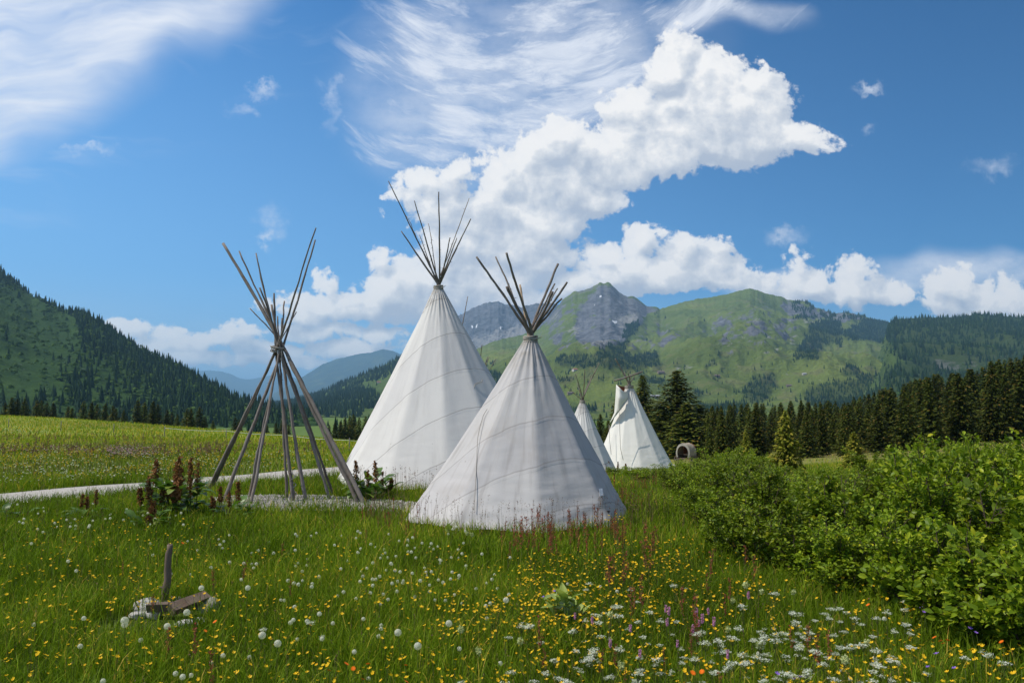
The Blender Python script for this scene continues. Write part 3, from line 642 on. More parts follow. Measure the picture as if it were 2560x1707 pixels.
def d_main(px, py, P):
    d = d0(px, py, P)
    sp_ = (py > 905) & (px > 1180); d = np.where(sp_ & (d == 0), .02 + .16 * (fbm(px / 50, py / 14 + 5, 2) > .30), d)
    d = np.where((py > 770) & (py < 900) & (px > 1600) & (px < 1960) & (d == 0) & (fbm(px / 25 - py / 40, py / 25, 3) > .42), .25, d)
    d = np.where((px > 1980) & (py < 800) & (py > 745) & (d == 0), .5 * (fbm(px / 18, py / 10, 2) > -.05), d)
    return d
P = sample(L5, 1100000, d_main); print('main', len(P)); P = P[:24000]
wood('distant_wood', P, rng.uniform(9, 19, len(P)) * np.clip(P[:, 1] / 3500, .7, 1.15), 'dark spruce woods and clumps scattered over the high green pastures', 'wood', M['far_spruce'], CS, CST, 1.15)
# right forested mountain
bare = [P2('2322,892 2380,897 2445,905 2470,925 2420,938 2350,925'), P2('2390,870 2402,850 2408,890 2398,905')]
def d_right(px, py, P):
    d = np.ones(px.shape); d *= np.where(px < 2215, (fbm(px / 12, py / 12, 2) > .1) * .7, 1)
    d[inpoly(px + fbm(px / 9, py / 9, 2) * 8, py, P2('2120,850 2214,850 2238,876 2258,900 2230,915 2200,945 2150,960'))] = .04
    for q in bare: d[inpoly(px, py, q)] = .12
    d *= np.where(fbm(px / 14, py / 22 + 2, 3) > .42, .25, 1)
    return d
P = sample(L6, 60000, d_right); P = P[:14000]
wood('distant_forest', P, rng.uniform(12, 22, len(P)), 'dense dark spruce forest covering the ridge at the right', 'forest', M['far_spruce'])
P = sample(L6, 12000, lambda px, py, P: .5 * np.ones(px.shape)); P = P[:2500]
wood('distant_shrubs', P, rng.uniform(5, 10, len(P)), 'green shrubs between the dark trees of the right ridge', 'shrubs', M['far_bush'], PT, PTT)
# middle ridge
past = [P2('895,968 925,955 960,948 1000,930 1060,900 1100,1040 900,1045 925,1000 940,980')]
def d_mid(px, py, P):
    d = np.ones(px.shape) * .9
    for q in past: d[inpoly(px, py, q)] = .02
    d *= np.where(fbm(px / 18, py / 12, 3) > .35, .15, 1); d[inpoly(px, py, P2('905,1000 925,985 945,990 960,1015 915,1025'))] = 1
    return d
P = sample(L3, 30000, d_mid); P = P[:6500]
wood('distant_forest', P, rng.uniform(13, 22, len(P)), 'bluish spruce forest on the middle ridge behind the bare poles', 'forest', M['far_spruce'])
# left hill
darkp = [P2('180,780 255,785 330,850 400,885 490,935 520,960 560,975 640,1015 500,1040 420,1010 330,960 280,900 215,870 190,820'), P2('-900,900 0,1000 60,990 160,1010 700,1010 700,1070 -900,1070'), P2('170,930 200,900 215,1010 165,1020')]
openp = [P2('-100,700 90,740 190,800 200,880 140,930 150,980 60,1000 -100,1010')]
def d_left(px, py, P):
    n = fbm(px / 26, py / 20, 3)
    d = np.where(n > -.02, .55, .12)
    for q in darkp: d[inpoly(px, py, q)] = np.where(n > -.2, .95, .4)[inpoly(px, py, q)]
    for q in openp: d[inpoly(px, py, q)] = .012 + .10 * (n > .4)[inpoly(px, py, q)]
    crest = np.interp(px, [-900, -60, 51, 149, 253, 372, 485, 589], [420, 650, 714, 772, 805, 883, 938, 1000])
    d[(py - crest) < 9] = .9
    return d
P = sample(LH, 90000, d_left); P = P[:7500]
wood('hillside_wood', P, rng.uniform(7, 17, len(P)), 'dark conifers crowding the steep hillside on the left', 'wood', M['far_spruce'])
def d_leftb(px, py, P):
    n = fbm(px / 20 + 5, py / 9, 3); d = np.where(n > -.1, .8, .25)
    for q in openp: d[inpoly(px, py, q)] = np.where(n > .12, .8, .15)[inpoly(px, py, q)]
    return d
P = sample(LH, 90000, d_leftb); P = P[:9000]
wood('hillside_shrubs', P, rng.uniform(2.5, 8, len(P)), 'bright green broadleaved scrub over the left hillside', 'shrubs', M['far_bush'], PT, PTT, 1.2)
# valley trees on the flat, 300 m to 1.5 km off
n = 1600; pxs = rng.uniform(-200, 1500, n); Ys = rng.uniform(330, 1500, n); us = (pxs - CX) / F; kk = fbm(us * 14, np.log(Ys) * 5, 3) > .22
P = np.stack([us * Ys, Ys, G(us * Ys, Ys)], -1)[kk]
wood('valley_trees', P, rng.uniform(7, 13, len(P)), 'dark trees in strips across the flat valley floor', 'trees', M['far_spruce'])

# ------------------------------------------------------------------ far huts
def hut(px, py, Y, w, d, h, rz, label, roofm, wallm, roofh=.45):
    # stands on the slope where the sight line meets it
    best = None
    for Lm in (LH, L3, L5):
        dd = (Lm['PX'] - px) ** 2 + (Lm['PY'] - py) ** 2; dd[Lm['T'] > 1] = 1e9
        i = np.unravel_index(np.argmin(dd), dd.shape)
        if dd[i] < 60 and (best is None or Lm['Y'][i] < best[1]): best = (Lm['X'][i], Lm['Y'][i], Lm['Z'][i])
    if best is None or Y:
        Y = Y or 600; u, v = uv(px, py); best = (u * Y, Y, float(G(u * Y, Y)))
    e = empty('alpine_hut', best, rz); tag(e, label, 'hut')
    mb = MB(); mb.box((0, 0, h / 2 - .5), (w, d, h + 1))
    hh = h + roofh * d / 2
    mb.add([(-w / 2, -d / 2, h), (-w / 2, d / 2, h), (-w / 2, 0, hh), (w / 2, -d / 2, h), (w / 2, d / 2, h), (w / 2, 0, hh)], [(0, 1, 2), (3, 5, 4)])
    obj('wall', mb.build('wall', [wallm]), e)
    mb = MB(); o_ = .8; th = .3
    for s in (-1, 1):
        y1 = s * (d / 2 + o_); z1 = h - roofh * o_
        mb.add([(-w / 2 - o_, 0, hh + .1), (w / 2 + o_, 0, hh + .1), (w / 2 + o_, y1, z1 + .1), (-w / 2 - o_, y1, z1 + .1), (-w / 2 - o_, 0, hh + .1 + th), (w / 2 + o_, 0, hh + .1 + th), (w / 2 + o_, y1, z1 + .1 + th), (-w / 2 - o_, y1, z1 + .1 + th)], None,
               [(0, 1, 2, 3), (4, 7, 6, 5), (0, 4, 5, 1), (3, 2, 6, 7), (1, 5, 6, 2), (0, 3, 7, 4)])
    obj('roof', mb.build('roof', [roofm]), e)
    for x in (-w / 4, w / 4):
        mb = MB(); mb.box((x, -d / 2 - .02, h * .5), (1.0, .12, 1.1)); obj('window', mb.build('window', [M['bark']]), e)
hut(1651, 933, 0, 20, 12, 4, .2, 'wide low grey-roofed hut on the pasture, just above the middle tree clumps', M['roof'], M['wall'])
hut(1794, 941, 0, 15, 9, 4, -.1, 'small brown hut alone on the pasture right of the tallest spruces', M['roof'], M['wall'])
hut(1425, 987, 0, 14, 8, 4, .1, 'small brownish hut on the low pasture above the small white tipi', M['roof'], M['wall'])
hut(1436, 928, 0, 12, 10, 5, .5, 'reddish hut at the lower edge of the central wood', M['roof_red'], M['wall_pale'])
hut(1279, 896, 0, 18, 9, 4, .2, 'pale hut on the green slope just left of the front tipi top', M['roof_pale'], M['wall_pale'])
hut(1637, 993, 0, 26, 8, 3.5, .05, 'long pale-roofed barn seen between the two tall spruces', M['roof_pale'], M['wall'])
hut(1972, 964, 0, 13, 8, 4, -.2, 'tiny dark hut between the lower woods of the right pasture', M['roof'], M['wall'])
hut(2010, 936, 0, 11, 6, 3, .3, 'tiny pale hut high on the right pasture', M['roof_pale'], M['wall_pale'])
hut(948, 958, 0, 12, 8, 4, .2, 'red-roofed hut on the ridge meadow left of the big tipi', M['roof_red'], M['wall_pale'])
hut(192, 1036, 430, 9, 7, 4, .3, 'pale house half hidden between the dark spruces at the left meadow', M['roof'], M['wall_pale'])
hut(248, 1037, 450, 8, 6, 4, -.3, 'small pale house behind the spruce row, right of the other one', M['roof'], M['wall_pale'])

# ------------------------------------------------------------------ spruces
def spruce_mesh(seed, levels=42, br=7, spread=.26, full=1.0, size=.045, droop=.12):
    """unit height crown of drooping branch sprays + trunk"""
    r_ = np.random.default_rng(seed); C = []; N = []
    for i in range(levels):
        h = .04 + .95 * (i / (levels - 1)) ** .92; L0 = spread * (1 - h) ** .8 + .012; L0 *= r_.uniform(.8, 1.15)
        nb = max(3, int(br * (1.1 - .5 * h)))
        a0 = r_.uniform(0, 6.28)
        for b in range(nb):
            a = a0 + 6.283 * b / nb + r_.normal(0, .25); L = L0 * r_.uniform(.65, 1.15); m_ = max(2, int(full * 10 * L / spread) + 2)
            for q in range(m_):
                s = (q + r_.uniform(.2, 1)) / m_; s = s ** .8; rr = L * s; z = h - droop * L / spread * s * .5 + .06 * L / spread * s * s
                wd = (1 - s) * .32 * L + .006; off = r_.uniform(-1, 1) * wd
                C.append((rr * cos(a) - off * sin(a), rr * sin(a) + off * cos(a), z + r_.normal(0, .004))); N.append((a, .5 + .5 * (s > .7)))
    C = np.array(C); n = len(C); a = np.array([x[0] for x in N]) + r_.normal(0, .5, n); s = size * r_.uniform(.6, 1.35, n) * (1 - .35 * C[:, 2])
    dirv = np.stack([np.cos(a), np.sin(a), r_.normal(-.45, .3, n)], -1); dirv /= np.linalg.norm(dirv, axis=1)[:, None]
    side = np.cross(dirv, r_.normal(size=(n, 3)) * .45 + (0, 0, 1)); side /= np.linalg.norm(side, axis=1)[:, None]
    V = np.stack([C + dirv * s[:, None], C - dirv * s[:, None] * .35 + side * s[:, None] * .42, C - dirv * s[:, None] * .35 - side * s[:, None] * .42], 1).reshape(-1, 3)
    T = np.arange(3 * n).reshape(-1, 3)
    rnd = np.clip(r_.normal(.35, .2, n) + .3 * (np.array([x[1] for x in N]) > .9), 0, 1)
    mb = MB(); mb.tube([(0, 0, -.03), (0, 0, .5), (0, 0, .985)], [.017, .011, .002], 7)
    for k in range(14):
        a_ = k * 2.4; h = .05 + k * .06; L = spread * (1 - h) * .8
        mb.tube([(0, 0, h), (cos(a_) * L, sin(a_) * L, h - .02)], [.004, .001], 4)
    return V, T, rnd, mb
def spruce_proto(seed, mat, **kw):
    V, T, rnd, mb = spruce_mesh(seed, **kw)
    return mesh('crown', V, T, None, [mat], False, attrs={'rnd': rnd}), mb.build('trunk', [M['bark']])
SP = [spruce_proto(s, M['spruce'], levels=52, br=8, full=1.2, size=.036, spread=w) for s, w in ((1, .20), (2, .24), (3, .17), (4, .22))]
SPB = [spruce_proto(s, M['spruce'], levels=80, br=10, spread=w, full=1.9, size=.026) for s, w in ((11, .27), (12, .24))]
SPL = [spruce_proto(s, M['spruce_light'], levels=44, br=8, spread=.30, full=1.6, size=.048, droop=.06) for s in (21,)]
def place_spruce(name, proto, x, y, H, label, group=None, wf=1.0, z=None, cat='spruce'):
    e = empty(name, (x, y, float(G(x, y)) if z is None else z), random.uniform(0, 6.28)); e.scale = (H * wf, H * wf, H)
    tag(e, label, cat, group); obj('crown', proto[0], e); obj('trunk', proto[1], e); return e
def spruce_at(name, proto, px, top, Y, label, group=None, wf=1.0):
    x, y, zt = at(px, top, Y); g = float(G(x, y)); return place_spruce(name, proto, x, y, zt - g + .1, label, group, wf)
row = P2('-90,990 -55,1003 -20,998 14,1007 30,994 44,998 63,995 93,1000 105,1001 118,1006 134,1007 171,1016 181,1019 210,1003 230,1005 243,1011 264,1009 283,1015 290,1022 310,1025 345,1001 362,1006 383,1003 395,1011 418,1025 430,1031 444,1036 468,1022 478,1020 500,1017 512,1040 533,1051 588,1044 598,1050')
ordn = ['first', 'second', 'third', 'fourth', 'fifth', 'sixth', 'seventh', 'eighth', 'ninth', 'tenth', 'eleventh', 'twelfth', 'thirteenth', 'fourteenth', 'fifteenth', 'sixteenth', 'seventeenth', 'eighteenth', 'nineteenth', 'twentieth', 'twenty-first', 'twenty-second', 'twenty-third', 'twenty-fourth', 'twenty-fifth', 'twenty-sixth', 'twenty-seventh', 'twenty-eighth', 'twenty-ninth', 'thirtieth', 'thirty-first', 'thirty-second', 'thirty-third', 'thirty-fourth']
k_in = 0
for i, (px, top) in enumerate(row):
    Y = 175 + 45 * random.random()
    if px > 0: lab = 'dark spruce, %s from the left in the row behind the left meadow' % ordn[k_in]; k_in += 1
    else: lab = 'dark spruce beyond the left meadow, left of the others'
    spruce_at('spruce_tree', SP[i % 4], px, top, Y, lab, 'spruces in a row behind the left meadow', 1.35)
for i, (px, top) in enumerate(P2('668,1062 690,1056 705,1052 722,1060 823,1062 838,1055 851,1052 863,1043 875,1040 884,1036 898,1044 914,1041 930,1036 950,1045')):
    spruce_at('spruce_tree', SP[(i + 1) % 4], px, top, 200 + 40 * random.random(), 'dark spruce, %s from the left in the copse behind the bare poles' % ordn[i], 'spruces in the copse behind the big tipi', 1.3)
bigs = [(1692, 927, 112, 0, 2.1, 'tallest and widest dark spruce, rising behind the covered wagon'), (1607, 939, 122, 1, 1.35, 'tall narrow spruce just right of the flapped tipi top'), (1716, 1008, 96, 0, 2.4, 'lower broad spruce standing in front of the tallest spruce'),
        (1543, 984, 128, 1, 1.1, 'spruce rising directly behind the flapped tipi'), (1501, 1036, 118, 0, 1.1, 'low spruce between the small tipi and the flapped tipi'), (1749, 1014, 112, 1, 1.5, 'slim spruce immediately right of the tallest spruce'), (1655, 1012, 118, 0, 1.9, 'spruce filling the gap left of the tallest spruce'), (1781, 1015, 120, 1, 1.0, 'spruce second to the right of the tallest spruce'), (1633, 1045, 118, 1, 1.3, 'low dark spruce behind the right edge of the flapped tipi'), (1575, 1020, 132, 0, 1.3, 'spruce hidden behind the middle of the flapped tipi'), (1520, 1052, 112, 1, 1.2, 'lowest spruce at the left edge of the flapped tipi')]
for px, top, Y, k, wf, lab in bigs: spruce_at('spruce_tree', SPB[k], px, top, Y, lab, None, wf)
tl = P2('1740,1020 1800,1010 1850,1003 1900,1003 2000,999 2080,1000 2140,990 2200,972 2260,950 2330,935 2400,925 2470,903 2520,893 2560,888 2900,850')
tlx, tly = np.array(tl).T; cnt = 0
def forest():
    global cnt
    pts = []
    tries = 0
    while len(pts) < 245 and tries < 60000:
        tries += 1
        px = random.uniform(1745, 2760); Y0 = float(np.interp(px, [1740, 1900, 2100, 2250, 2420, 2560, 2760], [78, 76, 74, 78, 84, 92, 100])); Y = Y0 + (230 - Y0) * random.random() ** 1.25
        u, v = uv(px, 1000); x = u * Y
        if any((x - a) ** 2 + (Y - b) ** 2 < (2.6 + Y / 90) ** 2 for a, b in pts): continue
        pts.append((x, Y))
        top = np.interp(px, tlx, tly) + abs(random.gauss(0, 9)) + (14 if random.random() < .2 else 0); zt = at(px, top, Y)[2]; g = float(G(x, Y))
        H = min(max(zt - g, 3.5), 17) * (random.uniform(.8, 1.0) if Y < 125 else 1)
        place_spruce('spruce_tree', SP[random.randrange(4)], x, Y, H, 'dark spruce in the wood behind the green shrubs', 'spruces of the wood on the right', random.uniform(.9, 1.45))
forest()
spruce_at('young_spruce', SPL[0], 1962, 1034, 24, 'yellowish young spruce with brown cones standing among the green shrubs', None, 1.0)
spruce_at('young_spruce', SPL[0], 2134, 1084, 36, 'small light-green young spruce by the brown strip of field', None, 1.35)
spruce_at('young_spruce', SPL[0], 1864, 1080, 31, 'thin young spruce just left of the yellowish one', None, .8)

# ================================================================== THINGS
def hitv(px, py, h=0., lo=3., hi=140., n=420):
    """vectorised: where sight lines come down to height h above the ground"""
    px = np.atleast_1d(np.asarray(px, float)); py = np.atleast_1d(np.asarray(py, float)); h = np.broadcast_to(h, px.shape)
    a, c = (px - CX) / F, (CY - py) / F; den = cos(PITCH) - c * sin(PITCH); u = a / den; v = (sin(PITCH) + c * cos(PITCH)) / den
    Ys = np.geomspace(lo, hi, n); below = EYE + v[:, None] * Ys < G(u[:, None] * Ys, np.broadcast_to(Ys, (len(px), n))) + h[:, None]
    ok = below.any(1); k = below.argmax(1); Y = Ys[k]
    return u * Y, Y, ok
def wob_line(A, B, n, amp, seed):
    r_ = np.random.default_rng(seed); A = np.array(A, float); B = np.array(B, float); s = np.linspace(0, 1, n)[:, None]
    P = A + (B - A) * s; w = np.cumsum(r_.normal(size=(n, 3)), 0); w -= w[0] + (w[-1] - w[0]) * s; return P + w * amp
# ---- bare pole frame
def pole_frame():
    C3 = np.array(at(698, 856, 16.2)); base = ground_hit(715, 1246); base = np.array([C3[0], 16.2, float(G(C3[0], 16.2))])
    e = empty('tipi_pole_frame', tuple(base)); tag(e, 'bare tipi frame of weathered poles without cover, tied near the top, on gravel', 'tipi frame')
    L = [((558, 609), (921, 1264), .034, .048), ((598, 628), (903, 1262), .018, .042), ((640, 633), (833, 1253), .018, .040), ((649, 719), (843, 1243), .018, .036), ((685, 733), (736, 1258), .022, .044), ((711, 753), (623, 1266), .018, .036),
         ((790, 570), (512, 1226), .013, .050), ((788, 600), (550, 1262), .018, .046), ((741, 780), (524, 1226), .010, .034), ((625, 771), (912, 1256), .012, .034), ((679, 762), (768, 1256), .024, .046), ((705, 795), (620, 1249), .016, .038), ((694, 790), (719, 1250), .016, .034)]
    wr = np.random.default_rng(5)
    for i, (tp, ft, r1, r2) in enumerate(L):
        Ft = ground_hit(*ft); a_ = 2 * pi * i / len(L); wy = 16.2 + (16.2 - Ft[1]) * .05
        Wp = np.array(at(698 + wr.uniform(-9, 9) + (4 if tp[0] > 700 else -2), 852 + wr.uniform(-8, 8), wy + .05 * sin(i * 2.1)))
        Ytop = 16.2 + (16.2 - Ft[1]) * .70 * (1 - (tp[1] - 600) / 330.)
        T_ = np.array(at(tp[0], tp[1], Ytop)); Ft = Ft - (0, 0, .12)
        ctl = np.array([Ft, Wp, T_]); d1 = np.linalg.norm(Wp - Ft); d2 = np.linalg.norm(T_ - Wp); ss = np.linspace(0, d1 + d2, 30)
        P = np.stack([np.interp(ss, [0, d1, d1 + d2], ctl[:, k]) for k in range(3)], -1)
        for _ in range(14): P[1:-1] = (P[:-2] + 2 * P[1:-1] + P[2:]) / 4
        P = P + (wob_line((0, 0, 0), (0, 0, 0), 30, .006, 100 + i)) - base
        rad = np.linspace(r2 * .88, r1 * .9, 30) * (1 + .08 * np.random.default_rng(i).normal(size=30))
        mb = MB(); mb.tube(P, rad, 9)
        r_ = np.random.default_rng(50 + i)
        for k in range(7):
            j = r_.integers(3, 27); d = r_.normal(size=3); d /= np.linalg.norm(d); mb.tube([P[j], P[j] + d * (rad[j] + .018)], [.012, .004], 5)
        obj('pole', mb.build('pole', [M['pole']], True), e)
    # lashing
    mb = MB(); c0 = np.array(at(693, 872, 16.2)) - base
    for k in range(7):
        th = np.linspace(0, 2 * pi, 25); r = .115 + .01 * (k % 3); P = np.stack([np.cos(th) * r, np.sin(th) * r * .8, .03 * np.sin(th + k) + (k - 3) * .014], -1) + c0
        mb.tube(P, .009, 5, cap=False)
    mb.tube(c0 + np.array([(.1, -.08, 0), (.13, -.1, -.12), (.11, -.1, -.3)]), .006, 5)
    obj('lashing', mb.build('lashing', [M['rope']], True), e)
    a = ground_hit(736, 1256) - base; b = (a + np.array([-.03, 0, .75]))
    th = np.linspace(0, 22, 90); s = np.linspace(0, 1, 90)[:, None]; P = a + (np.array(at(731, 1180, a[1] + base[1])) - base - a) * s + np.stack([np.cos(th) * .05, np.sin(th) * .05, th * 0], -1)
    mb = MB(); mb.tube(P, .008, 5); obj('rope', mb.build('rope', [M['rope']], True), e)
pole_frame()

# ---- covered tipis
class Cone:
    def __init__(s, apex, base, R): s.a = np.array(apex, float); s.b = np.array(base, float); s.R = R
    def hit(s, px, py, off=.012):
        u, v = uv(px, py)
        for Y in np.linspace(s.b[1] - s.R * 1.1, s.b[1] + s.R, 900):
            p = np.array((u * Y, Y, EYE + v * Y)); t = (s.a[2] - p[2]) / (s.a[2] - s.b[2])
            if t < 0: continue
            c = s.a[:2] + (s.b[:2] - s.a[:2]) * t; d = p[:2] - c
            if np.hypot(*d) < s.R * t + off: return p
        return np.array((u * s.b[1], s.b[1] - s.R * .1, EYE + v * s.b[1]))
def cover_mesh(cone, azb, mat, N=14, rot=0., seed=0, top_r=.085, soft=.25, fold=1.0, hem=.05, rag=.03):
    a, b, R = cone.a, cone.b, cone.R; nth = N * 14; nt = 84
    th = np.linspace(0, 2 * pi, nth, endpoint=False); tt = np.linspace(0, 1, nt) ** .9
    TH, TT = np.meshgrid(th, tt)
    phi = ((TH - rot) % (2 * pi / N)) - pi / N; poly = cos(pi / N) / np.cos(phi)
    soften = 1 - (np.abs(phi) / (pi / N)) ** 6 * .004
    kk = np.clip(TT * 6, 0, 1); sag = (1 - (phi / (pi / N)) ** 2) * .018 * np.sin(pi * np.clip(TT, 0, 1)) * soft * 4
    poly = 1 + (poly * soften - 1) * kk - sag * kk
    cen = a[None, None] * (1 - TT[..., None]) + b[None, None] * TT[..., None]
    rad = (top_r * (1 - TT) ** 2 + R * TT) * poly
    o = seed * 7.1
    sl = TT * math.hypot(np.linalg.norm(a - b), R)
    thw = np.cos(TH) * 3, np.sin(TH) * 3
    w = fbm(thw[0] * 7 + thw[1] * 3 + o, thw[1] * 7 + sl * .5, 3) * .012 * np.exp(-sl / .9) * 2.4
    w += fbm(thw[0] * R * .7 + o, thw[1] * R * .7 + sl * 1.1, 4) * .018 * fold
    diag = fbm(thw[0] * 1.1 + sl * 2.6 + o, sl * 5.5 + thw[1] * .9, 3) * .022 * fold * np.clip((TT - .55) * 2.5, 0, 1)
    w += diag
    w += .012 * np.sin(TH * N * 2 + sl * 1.3 + 3 * fbm(thw[0] + o, thw[1], 2)) * np.exp(-((sl - .5) / .6) ** 2)
    w += (np.abs(phi) < .02) * 0
    w += .045 * np.clip((TT - .955) / .045, 0, 1) * fbm(thw[0] * 2.2 + o, thw[1] * 2.2, 2)
    rad = rad + w
    X = cen[..., 0] + np.cos(TH) * rad; Y = cen[..., 1] + np.sin(TH) * rad; Z = cen[..., 2].copy()
    zb = G(X[-1], Y[-1]) + hem + rag * fbm(thw[0][-1] * 2 + o, thw[1][-1] * 2, 3) + .03 * (1 - np.abs(phi[-1]) / (pi / N))
    Z = a[2] + (Z - a[2]) * ((a[2] - zb) / (a[2] - b[2]))[None]
    ang = (TH - azb + pi) % (2 * pi) - pi
    seam = sl * np.cos(ang / 2)
    I = np.arange(nth * nt).reshape(nt, nth); J = np.roll(I, -1, 1)
    Qd = np.stack([I[:-1], I[1:], J[1:], J[:-1]], -1).reshape(-1, 4)
    V = np.stack([X, Y, Z], -1) - b
    sh = np.cos(TH * 1.0)
    me = mesh('cover', V, None, Qd, [mat], True, vattrs={'seam_s': seam, 'slant': sl, 'ang': ang})
    # keep the pole ridges crisp
    return me
def tipi(name, label, ap_px, base_px, Rpx, Yc, azb_deg, w, phase, tops, seed, N=14, rot=0., Hlow=None, matargs=None, cat='tipi', pole_r=(.014, .032), fold=1., top_r=.085, hem=.05, over=()):
    a = np.array(at(ap_px[0], ap_px[1], Yc)); bx = at(base_px, 1200, Yc)[0]; b = np.array((bx, Yc, float(G(bx, Yc)))); R = Rpx * Yc / F
    cone = Cone(a, b, R); e = empty(name, tuple(b)); tag(e, label, cat)
    ma = dict(base=(.70, .67, .64), w=w, phase=phase); ma.update(matargs or {})
    mat = canvas_mat(name + '_canvas', **ma)
    obj('cover', cover_mesh(cone, radians(azb_deg), mat, N, rot, seed, top_r, fold=fold, hem=hem), e)
    r_ = np.random.default_rng(seed)
    for i, tp in enumerate(tops):
        px, py = tp[:2]; rr = tp[2] if len(tp) > 2 else 1.; side = tp[3] if len(tp) > 3 else (1 if i % 2 else -1); lt = tp[4] if len(tp) > 4 else 0
        T_ = np.array(at(px, py, Yc)); hgt = T_[2] - a[2]; dx = T_[0] - a[0]; rho = hgt * R / (a[2] - b[2]) * .9
        dy = sqrt(max(rho ** 2 - dx ** 2, (.12 * rho) ** 2)) * side
        T_ = np.array(at(px, py, Yc + dy))
        ca = atan2(T_[1] - a[1], T_[0] - a[0]); cc = a + (cos(ca + 2.2) * top_r * .55, sin(ca + 2.2) * top_r * .55, .02)
        d = cc - T_; d /= np.linalg.norm(d)
        ft = cc + d * ((a[2] - b[2]) * .35 / max(-d[2], .1)); hor = ft[:2] - (a[:2] + (b[:2] - a[:2]) * .35); q = np.hypot(*hor); lim = R * .35 * .8
        if q > lim: ft[:2] = a[:2] + (b[:2] - a[:2]) * .35 + hor / q * lim
        n1 = 16; P = np.concatenate([wob_line(ft, cc, 5, .001, i), wob_line(cc, T_, n1, .004 * (2.5 if rr < .6 else 1), seed * 31 + i)[1:]])
        # continue inside the cover to the ground
        fd = ft - cc; g = b + (np.r_[fd[:2], 0] / max(np.hypot(*fd[:2]), .01)) * R * .86; P = np.concatenate([[g - (0, 0, .05)], P]) - b
        rad = np.r_[pole_r[1] * 1.2, np.linspace(pole_r[1], pole_r[1] * .85, 5), np.linspace(pole_r[1] * .85, pole_r[0], n1 - 1)] * rr
        mb = MB(); mb.tube(P, rad * (1 + .06 * r_.normal(size=len(P))), 7)
        for k in range(7 if rr < .8 else 4):
            j = r_.integers(8, len(P) - 1); d_ = r_.normal(size=3); d_ /= np.linalg.norm(d_); mb.tube([P[j], P[j] + d_ * (rad[j] + (.05 if rr < .8 else .02))], [.006, .002], 4)
        obj('pole', mb.build('pole', [M['pole_light'] if lt else M['pole']], True), e)
    mb = MB()
    for k in range(9):
        th = np.linspace(0, 2 * pi, 21); r = top_r * 1.28 + .012 * r_.random(); P = np.stack([np.cos(th) * r, np.sin(th) * r, .03 * np.sin(th + k * 2) + .02 - k * .013], -1) + (a - b)
        mb.tube(P, .013, 5, cap=False)
    mb.tube((a - b) + np.array([(.05, -top_r * 1.2, -.03), (.16, -top_r * 1.3, .0), (.2, -top_r, .04)]), [.014, .008, .003], 5)
    obj('lashing', mb.build('lashing', [M['rope']], True), e)
    return e, cone
tB, cB = tipi('tipi', 'largest white canvas tipi, standing behind the front one, with long thin poles', (1096, 718), 1118, 270, 20.0, -37, 1.03, .36,
              [(971, 453, .8, -1), (1003, 578, 1, -1), (1015, 539, .5, 1), (1036, 502, .75, -1), (1049, 588, .6, 1), (1071, 559, .55, 1), (1097, 480, .9, -1), (1125, 594, .9, -1), (1142, 595, .8, -1), (1150, 601, .6, 1), (1173, 496, .6, 1), (1177, 547, .85, -1)], 3, N=12, rot=radians(-85),
              matargs=dict(base=(.69, .665, .635), dirt=.14, streak=.20, seam_dark=.5), fold=.55)
tA, cA = tipi('tipi', 'front canvas tipi, greyish and weathered, nearest to the meadow flowers', (1326, 846), 1292, 281, 13.5, -47, .80, .78,
              [(1191, 642, 1, -1), (1239, 642, .75, 1), (1266, 632, 1, -1), (1267, 716, 1.25, -1), (1300, 712, .9, 1, 1), (1320, 794, .9, -1), (1395, 660, 1.1, 1), (1387, 709, .7, 1), (1382, 729, 1.1, -1), (1394, 721, .6, 1), (1418, 705, .95, -1), (1405, 746, .8, -1)], 5, N=9, rot=radians(-80.4),
              matargs=dict(base=(.55, .525, .51), dirt=.42, streak=.62, seam_dark=.4), fold=1.1, pole_r=(.019, .027))
tC, cC = tipi('tipi', 'small white tipi in the middle distance, partly hidden by the front one', (1456, 1003), 1457, 88, 34.0, -30, .8, .5,
              [(1498, 907, 1, -1), (1493, 918, .8, 1), (1462, 923, .9, -1), (1438, 934, .9, -1), (1479, 937, .8, 1), (1410, 960, .6, -1), (1442, 955, .7, 1), (1486, 930, .8, -1), (1489, 924, .7, 1)], 7,
              matargs=dict(base=(.74, .71, .67), dirt=.2, streak=.15), fold=.6, pole_r=(.015, .03))
tE, cE = tipi('tipi', 'tipi hidden behind the largest one, only its thin pole tips showing', (1187, 990), 1187, 80, 31.0, -30, .8, .5,
              [(1205, 862, .7, -1), (1219, 891, .8, -1), (1223, 893, .7, 1), (1240, 897, .6, -1), (1150, 900, .7, 1), (1165, 890, .7, -1)], 9, matargs=dict(base=(.74, .71, .67)), fold=.6, pole_r=(.02, .035))
